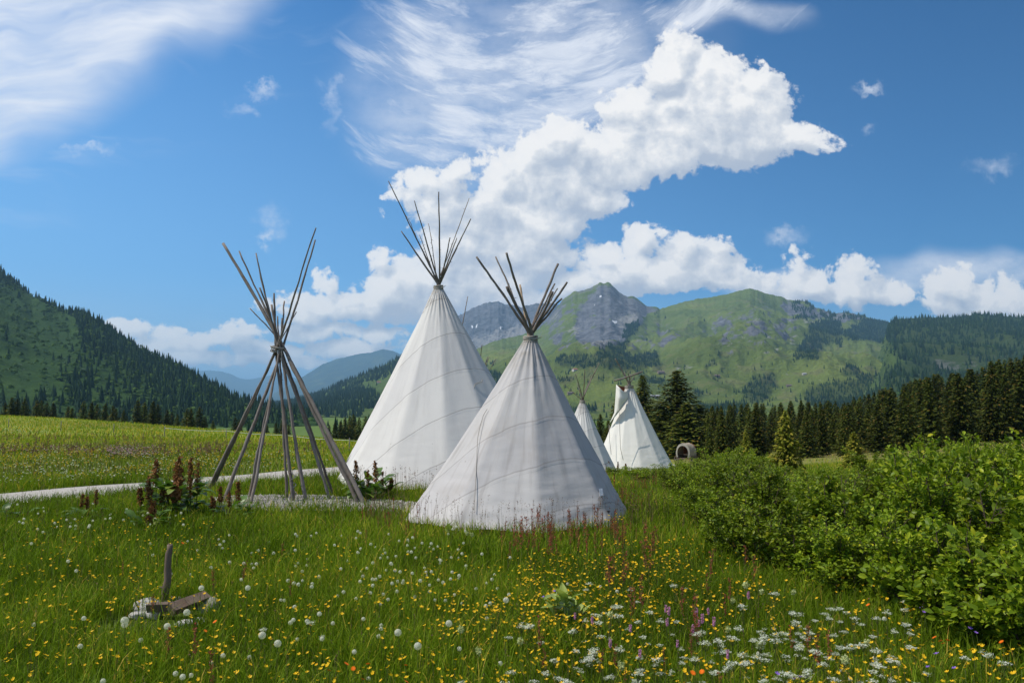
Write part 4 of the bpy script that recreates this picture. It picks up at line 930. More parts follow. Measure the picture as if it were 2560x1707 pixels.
# small pieces on the two near tipis
def cord(parent, cone, pts, r, name='cord', off=.02):
    P = np.array([cone.hit(px, py, off) for px, py in pts]) - cone.b
    s = np.linspace(0, len(P) - 1, len(P) * 5); P = np.stack([np.interp(s, np.arange(len(P)), P[:, i]) for i in range(3)], -1)
    mb = MB(); mb.tube(P, r, 5); obj(name, mb.build(name, [M['rope']], True), parent)
cord(tA, cA, [(1218, 1022), (1209, 1036), (1200, 1065), (1194, 1095), (1192, 1140), (1190, 1190), (1187, 1240), (1185, 1275)], .0055, off=.03)
cord(tB, cB, [(1185, 972), (1187, 962), (1193, 957), (1205, 955), (1206, 948)], .008)
def rope_free():
    P = np.array([at(1086, 735, 20.0), at(1010, 900, 19.95), at(940, 1030, 19.8), at(897, 1106, 19.7), at(852, 1178, 19.5)]) - cB.b
    mb = MB(); mb.tube(P, .010, 5); obj('guy_rope', mb.build('guy_rope', [M['rope']], True), tB)
    P = wob_line(at(1080, 1185, 22.3), at(1169.5, 741, 22.6), 14, .006, 5) - cB.b
    mb = MB(); mb.tube(P, np.linspace(.03, .012, 14), 6); obj('smoke_flap_pole', mb.build('smoke_flap_pole', [M['pole']], True), tB)
    q = [(1497, 1221), (1506, 1220), (1509, 1238), (1500, 1240)]
    V = [cA.hit(*p, off=.03) - cA.b for p in q]; V2 = [v + (0, .012, -.004) for v in V]
    obj('patch', mesh('patch', V + V2, None, [(0, 1, 2, 3), (4, 7, 6, 5), (0, 4, 5, 1), (1, 5, 6, 2), (2, 6, 7, 3), (3, 7, 4, 0)], [plain('patch_canvas', (.74, .73, .72), .9)]), tA)
    q = [(1518, 1276), (1526, 1277), (1523, 1281), (1519, 1279)]
    V = [cA.hit(*p, off=.025) - cA.b for p in q]; V2 = [v + (0, .012, 0) for v in V]
    obj('tear', mesh('tear', V + V2, None, [(0, 1, 2, 3), (4, 7, 6, 5), (0, 4, 5, 1), (1, 5, 6, 2), (2, 6, 7, 3), (3, 7, 4, 0)], [plain('dark_hole', (.02, .02, .02), .9)]), tA)
rope_free()
# ---- flapped tipi
def flapped():
    Yc = 40.0
    e, cone = tipi('tipi', 'bright white tipi with an open smoke flap and brown lining, beside the spruces', (1573, 966), 1588, 104, Yc, 30, 1.6, .3,
              [(1538, 896, 1.2, -1), (1561, 929, .9, 1), (1570, 932, .9, -1), (1576, 934, .8, 1), (1586, 940, .9, -1), (1580, 937, .7, 1)], 13, N=12,
              matargs=dict(base=(.78, .755, .70), dirt=.04, streak=.05, seam_dark=.18, seam=.012), fold=.8, pole_r=(.022, .04), top_r=.16)
    b = cone.b; mat = e.children[0].data.materials[0]
    def sheet(name, rowsP, m_, thick=.02):
        R_ = [np.array([np.array(at(*p)) for p in r]) - b for r in rowsP]; g = []
        for r in R_:
            s = np.linspace(0, len(r) - 1, 13); g.append(np.stack([np.interp(s, np.arange(len(r)), r[:, i]) for i in range(3)], -1))
        g = np.array(g); s = np.linspace(0, len(g) - 1, 13); gi = np.array([[np.interp(s, np.arange(len(g)), g[:, j, i]) for i in range(3)] for j in range(13)]).transpose(2, 0, 1)
        gi[..., 1] += .03 * np.sin(np.arange(13) * 1.1)[:, None] + .02 * np.sin(np.arange(13) * 1.9)[None]
        bk = gi + (0, thick, 0); V = np.concatenate([gi.reshape(-1, 3), bk.reshape(-1, 3)]); Q = []
        I = np.arange(169).reshape(13, 13)
        for i in range(12):
            for j in range(12):
                q = (I[i, j], I[i, j + 1], I[i + 1, j + 1], I[i + 1, j]); Q.append(q); Q.append(tuple(k + 169 for k in q[::-1]))
        edge = list(I[0]) + list(I[1:, -1]) + list(I[-1, -2::-1]) + list(I[-2:0:-1, 0])
        for k in range(len(edge)): a_, c_ = edge[k], edge[(k + 1) % len(edge)]; Q.append((a_, a_ + 169, c_ + 169, c_))
        n = len(V); obj(name, mesh(name, V, None, Q, [m_], True, vattrs={'seam_s': np.full(n, .9), 'slant': np.full(n, 2.), 'ang': np.full(n, .3)}), e)
    sheet('smoke_flap', [[(1541, 961, 39.4), (1548, 968, 39.2), (1557, 977, 39.2), (1563, 980, 39.4), (1570, 974, 39.8), (1577, 962, 40.2)],
                         [(1539, 985, 39.4), (1548, 992, 39.1), (1557, 998, 39.1), (1566, 998, 39.4), (1571, 992, 39.7), (1576, 985, 39.9)],
                         [(1536, 1031, 39.5), (1541, 1030, 39.2), (1547, 1025, 39.1), (1553, 1019, 39.2), (1560, 1012, 39.2), (1567, 1004, 39.4)],
                         [(1522, 1062, 39.9), (1525, 1056, 39.7), (1530, 1050, 39.5), (1535, 1045, 39.4), (1541, 1038, 39.2), (1547, 1030, 39.2)]], mat)
    sheet('flap_lining', [[(1542, 962, 39.5), (1556, 966, 40.2), (1572, 968, 40.5)], [(1546, 972, 39.6), (1558, 978, 40.1), (1570, 982, 40.2)], [(1550, 984, 39.7), (1560, 990, 40.0), (1568, 992, 40.1)]], M['brownlining'])
    mb = MB(); mb.tube(np.array([at(1535, 952, 39.6), at(1570, 942, 39.8), at(1606, 929, 40.1)]) - b, [.035, .04, .045], 7); obj('cross_pole', mb.build('cross_pole', [M['pole']], True), e)
    for pts in ([(1547, 995, 38.5), (1549, 1060, 38.3), (1551, 1120, 38.1), (1558, 1150, 37.9)], [(1523, 1062, 39.2), (1524, 1100, 38.8), (1528, 1135, 38.5)]):
        mb = MB(); mb.tube(np.array([at(*p) for p in pts]) - b, .012, 5); obj('flap_cord', mb.build('flap_cord', [M['rope']], True), e)
flapped()

# ---- covered wagon
def wagon():
    Y = 72.0; x, y, _ = at(1716, 1157, Y); z = float(G(x, Y)); e = empty('covered_wagon', (x, y, z), radians(-38)); tag(e, 'small covered wagon with rounded pale canvas hood and dark open front, by the spruces', 'wagon')
    L, Wd, H = 1.35, 1.34, 1.86; n = 25; th = np.linspace(-.12 * pi, 1.12 * pi, n); z0 = .62
    def arch(r, yv, sag=0): return np.stack([np.cos(th) * r * Wd / 2 * (1 + .10 * np.sin(th)), np.full(n, yv), z0 + (np.sin(th) * r + .35) * (H - z0) / 1.35 * 1.0 - sag], -1)
    rows = []; ny = 15
    for i in range(ny):
        s = i / (ny - 1); rows.append(arch(1 + .03 * abs(sin(s * pi * 4)), -L / 2 + L * s, .05 * abs(sin(s * pi * 4 + 1.5))))
    V = np.array(rows) + .02 * np.random.default_rng(1).normal(size=(ny, n, 3)); inn = np.array([arch(.95, -L / 2 + L * i / (ny - 1)) for i in range(ny)])
    I = np.arange(ny * n).reshape(ny, n); Q = [q for q in np.stack([I[:-1, :-1], I[:-1, 1:], I[1:, 1:], I[1:, :-1]], -1).reshape(-1, 4)]
    V = np.concatenate([V.reshape(-1, 3), inn.reshape(-1, 3)]); K = ny * n
    Q += [q[::-1] + K for q in list(Q)]; Q += [(I[0, j], I[0, j] + K, I[0, j + 1] + K, I[0, j + 1]) for j in range(n - 1)]
    obj('canvas_hood', mesh('canvas_hood', V, None, Q, [canvas_mat('wagon_canvas', (.40, .33, .235), .5, .1, dirt=.8, streak=.5)], True), e)
    # puckered front gathering: a ring of cloth narrowing the opening, and closed back
    r0 = arch(1.0, -L / 2); r1 = arch(.78, -L / 2 - .04); V = np.concatenate([r0, r1]); Q = [(j, j + 1, n + j + 1, n + j) for j in range(n - 1)]
    obj('front_gather', mesh('front_gather', V, None, Q, [M['rope']], True), e)
    r0 = arch(1.0, L / 2); V = np.concatenate([r0, [(0, L / 2 + .12, z0 + .3)]]); T = [(j, n, j + 1) for j in range(n - 1)]
    obj('back_panel', mesh('back_panel', V, T, None, [M['brownlining']], True), e)
    mb = MB(); mb.box((0, 0, z0 - .1), (Wd * .95, L, .08)); mb.box((-Wd * .46, 0, z0 + .1), (.05, L, .34)); mb.box((Wd * .46, 0, z0 + .1), (.05, L, .34)); mb.box((0, L / 2 - .03, z0 + .1), (Wd * .9, .05, .34)); mb.box((0, -L / 2 + .4, z0 + .25), (Wd * .85, .25, .05))
    obj('wagon_bed', mb.build('wagon_bed', [M['post']]), e)
    for sx in (-1, 1):
        for sy in (-1, 1):
            mb = MB(); r = .40; c = np.array((sx * (Wd / 2 + .06), sy * L * .33, .38)); th_ = np.linspace(0, 2 * pi, 25)
            mb.tube(np.stack([th_ * 0, np.cos(th_) * r, np.sin(th_) * r], -1) + c, .03, 6, cap=False); mb.tube([c - (.06, 0, 0), c + (.06, 0, 0)], .06, 8)
            for k in range(10): mb.tube([c, c + np.array((0, cos(k * pi / 5) * r, sin(k * pi / 5) * r))], .014, 5)
            obj('wheel', mb.build('wheel', [M['post']]), e)
    mb = MB(); mb.tube([(-.0, -L / 2, z0 - .15), (0, -L / 2 - 1.5, .5)], .05, 7); obj('drawbar', mb.build('drawbar', [M['pole']]), e)
wagon()

# ---- rocks, post, timber
def rock_mesh(seed, flat=.6, sub=3, rough=.22):
    import bmesh
    bm = bmesh.new(); bmesh.ops.create_icosphere(bm, subdivisions=sub, radius=1); r_ = np.random.default_rng(seed); cuts = [(lambda d: d / np.linalg.norm(d))(r_.normal(size=3)) for _ in range(9)]; lv = r_.uniform(.62, .9, 9)
    for v in bm.verts:
        p = np.array(v.co)
        for c_, l in zip(cuts, lv):
            d = p.dot(c_)
            if d > l: p = p - c_ * (d - l) * .9
        p += rough * .25 * float(perlin(p[0] * 2.5 + seed, p[1] * 2.5 + p[2] * 2)) * p; p[2] *= flat; v.co = p
    me = bpy.data.meshes.new('rock'); bm.to_mesh(me); bm.free(); me.materials.append(M['rock']); return me
def rock(px, py, s, seed, label, flat=.6, mat=None, Y=None, rz=0., sc=(1, 1, 1), name='rock'):
    x, y, z = ground_hit(px, py); me = rock_mesh(seed, flat)
    if mat: me.materials.clear(); me.materials.append(mat)
    o = obj(name, me, None, (x, y, z + s * flat * .55), rz); o.scale = (s * sc[0], s * sc[1], s * sc[2]); tag(o, label, 'rock'); return o
M['palerock'] = plain('pale_stone', (.42, .40, .37), .9, .2, .35, 9)
def post_group():
    p = ground_hit(411, 1524); e_top = np.array(at(425, 1361, p[1] - .02)); mb = MB()
    P = wob_line(p - (0, 0, .15), e_top, 20, .0035, 77) - p; r_ = np.random.default_rng(8); rad = np.linspace(.040, .026, 20) * (1 + .07 * r_.normal(size=20)); mb.tube(P, rad, 9)
    for k in (5, 9): mb.tube([P[k], P[k] + (-.05, -.02, .02)], [.016, .006], 6)
    mb.tube([P[-1] - (.008, 0, .02), P[-1] + (-.008, 0, .012)], [.012, .006], 6)
    o = obj('wooden_post', mb.build('wooden_post', [M['post']], True), None, tuple(p)); tag(o, 'short weathered wooden post leaning slightly in the flowery grass, stones at its foot', 'post')
    rock(436, 1520, .14, 1, 'dark round stone right at the foot of the wooden post', .55, None, sc=(1.35, .9, .9))
    rock(368, 1530, .13, 2, 'pale stone left of the post foot, largest of the pale ones', .7, M['palerock'])
    rock(384, 1545, .09, 3, 'small pale stone between the post and the larger pale stone', .6, M['palerock'])
    rock(346, 1545, .085, 4, 'small pale stone at the left end of the stones by the post', .5, M['palerock'])
    rock(522, 1532, .115, 5, 'brownish upright stone at the right end beyond the timber', .8, None)
    rock(502, 1562, .10, 6, 'flat pale stone in the grass in front of the timber', .45, M['palerock'])
    rock(462, 1566, .085, 7, 'flat little pale stone in front of the timber, nearer the post', .45, M['palerock'])
    a = ground_hit(430, 1552); b = ground_hit(510, 1530); c = (a + b) / 2; d = b - a; L = np.hypot(*d[:2])
    mb = MB(); mb.box((0, 0, 0), (L * 1.1, .10, .07), 0, 0, .008, rx=.5, seed=3); o = obj('timber_block', mb.build('timber_block', [M['post']]), None, (c[0], c[1], c[2] + .12), atan2(d[1], d[0])); o.rotation_euler = (0, -.10, atan2(d[1], d[0])); tag(o, 'grey split timber lying on the stones beside the post', 'timber')
    a = ground_hit(405, 1545); mb = MB(); mb.box((0, 0, 0), (.24, .11, .07), 0, 0, .008, seed=5); o = obj('timber_block', mb.build('timber_block', [M['post']]), None, (a[0], a[1], a[2] + .10), .1); tag(o, 'short reddish timber end lying against the front of the post foot', 'timber')
post_group()
rock(1692, 1176, .34, 11, 'grey boulder at the right foot of the flapped tipi', .8, None)

# ---- electric fence and track on the left meadow
def fence():
    pts = [(-160, 1062), (21, 1070), (152, 1078), (284, 1087), (411, 1094), (565, 1103), (713, 1116), (873, 1132), (1000, 1141)]
    P = [ground_hit(*p) for p in pts]; b = P[4]; e = empty('pasture_fence', tuple(b)); tag(e, 'low electric pasture fence with thin posts and a pale tape on the left meadow', 'fence')
    for p in P:
        mb = MB(); mb.tube([p - b - (0, 0, .1), p - b + (0, 0, .72)], .022, 6); obj('post', mb.build('post', [M['steelpost']], True), e)
    Q = []
    for i in range(4, len(P) - 1):
        for s in np.linspace(0, 1, 8)[:-1]: q = P[i] * (1 - s) + P[i + 1] * s; q = q + (0, 0, .60 - .06 * sin(pi * s)); Q.append(q - b)
    Q.append(P[-1] + (0, 0, .6) - b); mb = MB(); mb.tube(np.array(Q), .007, 5); obj('tape', mb.build('tape', [M['tape']], True), e)
fence()

# ------------------------------------------------------------------ broad-leaved plants
def leaf_grid(L, Wd, curl, fold_, wave, r_, nu=6, nv=4):
    """leaf along +x from origin; returns verts, quads"""
    u = np.linspace(0, 1, nu); v = np.linspace(-1, 1, nv + 1); U, Vv = np.meshgrid(u, v, indexing='ij')
    w = Wd / 2 * np.sin(pi * np.clip(U, 0, 1) ** .75) ** .8 + .002; X = L * U; Y = w * Vv; Z = L * (.25 * U - curl * U * U) + fold_ * np.abs(Y) + wave * Wd * np.sin(U * 9 + Vv * 2 + r_.uniform(0, 6)) * np.abs(Vv)
    I = np.arange(nu * (nv + 1)).reshape(nu, nv + 1); Q = np.stack([I[:-1, :-1], I[1:, :-1], I[1:, 1:], I[:-1, 1:]], -1).reshape(-1, 4)
    return np.stack([X, Y, Z], -1).reshape(-1, 3), Q
def spindle(mb, base, top, r, r_, n=110, m=0):
    base = np.array(base, float); top = np.array(top, float); ax = top - base
    for _ in range(n):
        s = r_.random(); p = base + ax * s; rr = r * (sin(pi * min(1, s * .95 + .12)) ** .6) * r_.uniform(.3, 1.0) ; a = r_.uniform(0, 6.28)
        c = p + np.array((cos(a) * rr, sin(a) * rr, 0)); k = .016 * r_.uniform(.6, 1.3) * (r / .035) ** .5
        d = r_.normal(size=(3, 3)) * k; mb.add(c + d, [(0, 1, 2)], None, m)
def dock(px, py, H, nl, spikes, label, seed, spread=.3, leafL=.30):
    r_ = np.random.default_rng(seed); p = ground_hit(px, py); e = empty('dock_plant', tuple(p)); tag(e, label, 'dock plant')
    mb = MB(); rn = []
    for i in range(nl):
        a = r_.uniform(0, 6.28); rr = spread * r_.random() ** .5; L = leafL * r_.uniform(.6, 1.15); V, Q = leaf_grid(L, L * r_.uniform(.5, .7), r_.uniform(.25, .6), .18, .06, r_)
        tl_ = r_.uniform(-.2, .9); V = V @ np.array([[cos(tl_), 0, sin(tl_)], [0, 1, 0], [-sin(tl_), 0, cos(tl_)]])
        b = a + r_.normal(0, .6); V = V @ np.array([[cos(b), sin(b), 0], [-sin(b), cos(b), 0], [0, 0, 1]]); h = H * .62 * r_.random() ** .8
        c = np.array((rr * cos(a), rr * sin(a), h)); mb.add(V + c, None, Q); rn += [r_.random()] * len(Q)
    nq = len(rn)
    for i in range(nl // 2):
        a = r_.uniform(0, 6.28); rr = spread * .7 * r_.random(); mb.tube([(rr * cos(a) * .3, rr * sin(a) * .3, -.02), (rr * cos(a), rr * sin(a), H * .5 * r_.random())], [.007, .005], 4, m=1, cap=False)
    me = mb.build('leaves', [M['dock_leaf'], M['stem']], True); at_ = me.attributes.new('rnd', 'FLOAT', 'FACE'); arr = np.zeros(len(me.polygons)); arr[:nq] = rn; arr[nq:] = .5; at_.data.foreach_set('value', arr.astype(np.float32)); obj('leaves', me, e)
    for (dx, h, r) in spikes:
        r *= 1.3
        mb = MB(); dy = r_.uniform(-spread, .1) * .8; ln = r_.normal(0, .04); base = np.array((dx, dy, -.02)); top = np.array((dx + ln, dy, h)); mb.tube([base, top], [.008, .003], 5, cap=False, m=1)
        n0 = 0; spindle(mb, base + (top - base) * r_.uniform(.45, .6), top, r, r_, int(190 * r / .035))
        me = mb.build('seed_spike', [M['dock_seed'], M['stem']]); at_ = me.attributes.new('rnd', 'FLOAT', 'FACE'); at_.data.foreach_set('value', r_.random(len(me.polygons)).astype(np.float32)); obj('seed_spike', me, e)
s_ = 13.2 / F
dock(440, 1296, 1.0, 110, [((px - 440) * s_, h, r) for px, h, r in [(400, .98, .045), (392, .72, .04), (425, .95, .035), (446, 1.02, .05), (475, .98, .035), (490, .93, .035), (492, .80, .03), (425, .62, .04), (448, .60, .045), (458, .68, .04), (412, .58, .035), (365, .52, .035), (377, .30, .04), (390, .22, .03)]], 'tall dock clump with reddish-brown seed spikes, left of the bare pole frame', 1, .42, .25)
dock(372, 1325, .34, 18, [(0, .42, .035), (.10, .22, .03)], 'low dock in front of the tall dock clump, single rusty spikes', 2, .25, .24)
dock(575, 1300, .42, 22, [(-.12, .55, .03), (.12, .62, .03), (-.22, .38, .03), (.0, .45, .025)], 'dock with dark red spikes just in front of the left frame poles', 3, .28, .24)
dock(215, 1300, .25, 16, [(-.12, .42, .022), (.04, .38, .025), (.12, .48, .022)], 'small dock with three reddish spikes near the path, left of the tall clump', 4, .25, .22)
dock(25, 1300, .22, 14, [], 'leafy dock rosette without spikes at the left edge of the meadow', 5, .28, .26)
s_ = 15.8 / F
dock(925, 1252, .70, 75, [((px - 925) * s_, h, r) for px, h, r in [(900, .80, .035), (944, .78, .035), (955, .58, .022), (925, .62, .025), (977, .46, .03)]], 'dark green dock clump with spikes against the largest tipi', 6, .38, .30)
dock(1515, 1185, .35, 20, [(-.3, .5, .03), (.1, .55, .03), (.5, .5, .03), (.8, .45, .03)], 'rusty dock clump at the right foot of the small middle tipi', 7, .7, .25)
dock(1590, 1180, .40, 24, [(-.8, .6, .03), (-.2, .62, .03), (.3, .55, .03), (.8, .6, .03)], 'rusty dock clump in front of the flapped tipi', 8, .9, .25)
def hellebore(px, py, H, n, label, seed):
    r_ = np.random.default_rng(seed); p = ground_hit(px, py); e = empty('broad_leaf_plant', tuple(p)); tag(e, label, 'plant'); mb = MB(); rn = []
    for st in range(3 if n > 8 else 1):
        sx, sy = (r_.normal(0, .09), r_.normal(0, .07)) if st else (0, 0); hh = H * r_.uniform(.7, 1)
        for i in range(n // 2):
            L = r_.uniform(.14, .22) * H / .4; V, Q = leaf_grid(L, L * .38, r_.uniform(.1, .5), .25, .01, r_, 8, 4); tl_ = r_.uniform(.1, .9)
            V = V @ np.array([[cos(tl_), 0, sin(tl_)], [0, 1, 0], [-sin(tl_), 0, cos(tl_)]]); b = i * 2.4 + r_.normal(0, .2); V = V @ np.array([[cos(b), sin(b), 0], [-sin(b), cos(b), 0], [0, 0, 1]])
            mb.add(V + (sx, sy, hh * (.35 + .6 * i / (n / 2))), None, Q); rn += [r_.random()] * len(Q)
        mb.tube([(sx, sy, -.02), (sx, sy, hh)], [.012, .006], 5, m=0); rn += [.3] * 15
    me = mb.build('leaves', [M['hellebore']], True); at_ = me.attributes.new('rnd', 'FLOAT', 'FACE'); arr = np.full(len(me.polygons), .4); arr[:min(len(rn), len(arr))] = rn[:len(arr)]; at_.data.foreach_set('value', arr.astype(np.float32)); obj('leaves', me, e)
hellebore(1412, 1600, .42, 16, 'pale green plant with broad ribbed leaves among the front flowers', 1)
hellebore(1122, 1356, .30, 7, 'single pale green shoot with broad leaves below the front tipi', 2)

# ------------------------------------------------------------------ shrubs
def shrub_mesh(seed, nleaf=5200, leaf=.05, stems=22):
    """unit-height, unit-ish-radius alder bush: stems + leaf clusters"""
    r_ = np.random.default_rng(seed); tips = []; mb = MB()
    for i in range(stems):
        a = r_.uniform(0, 6.28); out = r_.uniform(.06, .60); h = r_.uniform(.45, 1.0) * (1 - .30 * out) * (1.14 if i < 4 else 1); b0 = np.array((r_.normal(0, .08), r_.normal(0, .08), -.02))
        P = [b0 + np.array((cos(a) * out * s ** 1.4, sin(a) * out * s ** 1.4, h * s)) + r_.normal(0, .012, 3) for s in np.linspace(0, 1, 7)]
        mb.tube(P, np.linspace(.011, .003, 7), 5, cap=False)
        for k in range(15):
            s = r_.uniform(.12, 1.0); j = s * 6; j0 = min(int(j), 5); p = P[j0] + (P[j0 + 1] - P[j0]) * (j - j0); d = r_.normal(size=3); d[2] = abs(d[2]) * .7 + .25; d /= np.linalg.norm(d); d = d * .6 + np.array((cos(a), sin(a), .2)) * .4; L = r_.uniform(.10, .28)
            q = p + d * L; mb.tube([p, q], [.0035, .0015], 4, cap=False)
            for _ in range(4): s2 = r_.uniform(.3, 1.05); tips.append((p + d * L * s2, d))
    tips_p = np.array([t_[0] for t_ in tips]); tips_d = np.array([t_[1] for t_ in tips]); wt = r_.gamma(1.1, 1, len(tips)); idx = r_.choice(len(tips), nleaf, p=wt / wt.sum())
    C = tips_p[idx] + r_.normal(0, .028, (nleaf, 3)); D = tips_d[idx] * .8 + r_.normal(size=(nleaf, 3)) * .8; D[:, 2] = D[:, 2] * .55 + .05; D /= np.linalg.norm(D, axis=1)[:, None]
    k = C[:, 2] > .01; C = C[k]; D = D[k]; n = len(C)
    up = r_.normal(size=(n, 3)) * .55 + (0, 0, 1); S = np.cross(D, up); S /= np.linalg.norm(S, axis=1)[:, None]; Nn = np.cross(S, D); s = leaf * r_.uniform(.55, 1.25, n)[:, None]
    # pointed oval leaf, folded along the midrib: 6 verts, 4 quads/tris
    v = [C, C + D * s * .35 + S * s * .30 + Nn * s * .08, C + D * s * .75 + S * s * .26 + Nn * s * .06, C + D * s * 1.05 - Nn * s * .08, C + D * s * .75 - S * s * .26 + Nn * s * .06, C + D * s * .35 - S * s * .30 + Nn * s * .08, C + D * s * .5 - Nn * s * .0]
    V = np.stack(v, 1).reshape(-1, 3); o_ = np.arange(n)[:, None] * 7
    T = np.concatenate([o_ + np.array([6, i, (i + 1) % 6]) for i in range(6)], 1).reshape(-1, 3)
    hgt = np.clip(C[:, 2], 0, 1); rad = np.hypot(C[:, 0], C[:, 1]); rn = np.clip(r_.normal(.45, .22, n), 0, 1)
    return mesh('foliage', V, T, None, [M['shrub']], False, attrs={'rnd': np.repeat(rn, 6)}), mb.build('branches', [M['bark']])
SH = [shrub_mesh(s, 5400, .054, 20) for s in (1, 2, 3)] + [shrub_mesh(s, 7600, .038, 20) for s in (4, 5)]
SHF = [shrub_mesh(s, 4200, .075, 20) for s in (6,)]
def shrub(x, y, H, Wd, k, label, group=None, name='alder_shrub'):
    e = empty(name, (x, y, float(G(x, y)) - .03), random.uniform(0, 6.28)); e.scale = (Wd, Wd, H); tag(e, label, 'shrub', group); a, b = (SH + SHF)[k]; obj('foliage', a, e); obj('branches', b, e); return e
stop = P2('1480,1180 1530,1172 1560,1165 1640,1158 1700,1152 1790,1124 1840,1112 1900,1132 1960,1165 2014,1174 2080,1162 2130,1146 2190,1114 2250,1128 2338,1082 2400,1112 2454,1093 2528,1077 2560,1087 2700,1070 3000,1060')
stx, sty = np.array(stop).T
def shrubs():
    pts = []; front = [(1762, 12.41), (1800, 10.71), (1850, 9.81), (1915, 9.09), (1990, 8.55), (2070, 8.19), (2150, 7.83), (2235, 7.47), (2320, 6.98), (2405, 6.57), (2490, 6.17), (2580, 5.94), (2690, 5.76), (2800, 5.67), (1745, 13.72), (1722, 15.23), (1700, 17.11), (1672, 19.27)]
    for i, (px, Y) in enumerate(front):
        u = uv(px, 1200)[0]; x = u * Y; H = .70 + .38 * random.random(); W_ = .72 + .25 * random.random()
        pts.append((x, Y)); shrub(x, Y, H, W_, (5 if Y < 7.2 else i % 3) if Y < 11 else 3 + i % 2, 'leafy green shrub in the front row along the flowery meadow', 'front row of shrubs on the right')
    tries = 0
    while tries < 9000 and len(pts) < 125:
        tries += 1; Y = 6.8 + 27 * random.random() ** 1.35; px = random.uniform(1500, 3000)
        lim = np.interp(Y, [6.3, 7.2, 8.1, 9.5, 11, 13, 17, 20, 24, 28, 34], [2500, 2330, 2120, 1930, 1830, 1775, 1725, 1700, 1640, 1600, 1560])
        if px < lim + 400 / Y or (px > 2050 and Y > 21) or (px > 1900 and Y > 26): continue
        u = uv(px, 1100)[0]; x = u * Y
        if any((x - a) ** 2 + (Y - b) ** 2 < (.80 + Y * .008) ** 2 for a, b in pts): continue
        pts.append((x, Y)); g = float(G(x, Y)); zt = EYE + uv(px, np.interp(px, stx, sty) + abs(random.gauss(0, 14)) - 4)[1] * Y
        H = zt - g; H = min(H, 1.0 + .15 * (Y - 6.0) + random.uniform(-.3, .2), 2.0)
        if H < .3: continue
        shrub(x, Y, H * 1.02, min(1.15, .75 + H * .28), (5 if Y < 8.2 and random.random() < .6 else random.choice((0, 1, 2))) if Y < 10.5 else random.choice((3, 4)), 'leafy green shrub deeper in the thicket at the right', 'shrubs of the thicket on the right')
    for px, Y, H, W_, lab in [(1492, 33, .42, 1.1, 'low shrub left of the others in front of the flapped tipi'), (1535, 32, .42, 1.1, 'low shrub in front of the middle of the flapped tipi'), (1580, 31, .45, 1.2, 'low shrub under the right half of the flapped tipi'), (1625, 30, .5, 1.2, 'shrub below the right foot of the flapped tipi'), (1665, 31, .5, 1.2, 'shrub between the flapped tipi and the covered wagon'), (1600, 25, .55, 1.0, 'low shrub at the far left end of the thicket')]:
        u = uv(px, 1180)[0]; shrub(u * Y, Y, H, W_, 3, lab)
shrubs()

# ------------------------------------------------------------------ grass
CON = [cA, cB, cC, cE]
def inside_cones(x, y, f=.93):
    k = np.zeros(x.shape, bool)
    for c_ in CON: k |= np.hypot(x - c_.b[0], y - c_.b[1]) < c_.R * f
    k |= np.hypot(x - at(1588, 1160, 40)[0], y - 40) < 2.0
    return k
def blades(n, ylo, yhi, ulo, uhi, h, w, pw=1.0, keep=None, edgekeep=1.):
    y = (ylo ** pw + (yhi ** pw - ylo ** pw) * rng.random(n)) ** (1 / pw); x = rng.uniform(ulo, uhi, n) * (y + .8)
    # clumping
    cl = fbm(x * 1.7, y * 1.7, 3); k = rng.random(n) < .72 + cl * .6
    k &= ~inside_cones(x, y); k &= path_dist(x, y) > PW * (.93 + .25 * rng.random(n)); k &= (~in_gravel(x, y)) | (rng.random(n) < .16)
    k &= ~((np.hypot((x + 3.08) / .46, (y - 7.0) / .42) < 1) & (rng.random(n) < .93))
    if keep is not None: k &= keep(x, y)
    x = x[k]; y = y[k]; n = len(x); H = rng.uniform(*h, n) * (1 + .35 * fbm(x * .6 + 3, y * .6, 3)) * (1 + .2 * cl[k]); Wd = rng.uniform(*w, n)
    a = rng.uniform(0, 6.28, n); lean = H * rng.uniform(.05, 1.0, n) * (.6 + .5 * rng.random(n)); d = np.stack([np.cos(a), np.sin(a), 0 * a], -1)
    f = rng.uniform(0, 6.28, n); s = np.stack([np.cos(f), np.sin(f), 0 * f], -1) * Wd[:, None] / 2
    B = np.stack([x, y, G(x, y) - .01], -1)
    m1 = B + d * (lean * .16)[:, None] + np.stack([0 * H, 0 * H, H * .5], -1); m2 = B + d * (lean * .5)[:, None] + np.stack([0 * H, 0 * H, H * .82], -1); tp = B + d * lean[:, None] + np.stack([0 * H, 0 * H, H], -1)
    V = np.stack([B - s, B + s, m1 - s * .9, m1 + s * .9, m2 - s * .6, m2 + s * .6, tp], 1).reshape(-1, 3); o_ = np.arange(n)[:, None] * 7
    T = (o_ + np.array([4, 5, 6])); Q = np.concatenate([o_ + np.array([0, 1, 3, 2]), o_ + np.array([2, 3, 5, 4])], 1).reshape(-1, 4)
    far = np.clip((y - 18) / 35, 0, 1) * .30
    rn = np.clip(rng.normal(.38, .24, n) + far + .5 * fbm(x / 2.6, y / 2.6, 3) + (rng.random(n) < .04) * .6, 0, 1)
    return V, T, Q, np.concatenate([rn, np.repeat(rn, 2)])
def grass(name, label, sets):
    Vs, Ts, Qs, R1, R2, n = [], [], [], [], [], 0
    for s in sets:
        V, T, Q, r = blades(**s); Vs.append(V); Ts.append(T + n); Qs.append(Q + n); R1.append(r[:len(T)]); R2.append(r[len(T):]); n += len(V)
    o = obj(name, mesh(name, np.concatenate(Vs), np.concatenate(Ts), np.concatenate(Qs), [M['grass']], False, attrs={'rnd': np.concatenate(R1 + R2)})); tag(o, label, 'grass', kind='stuff')
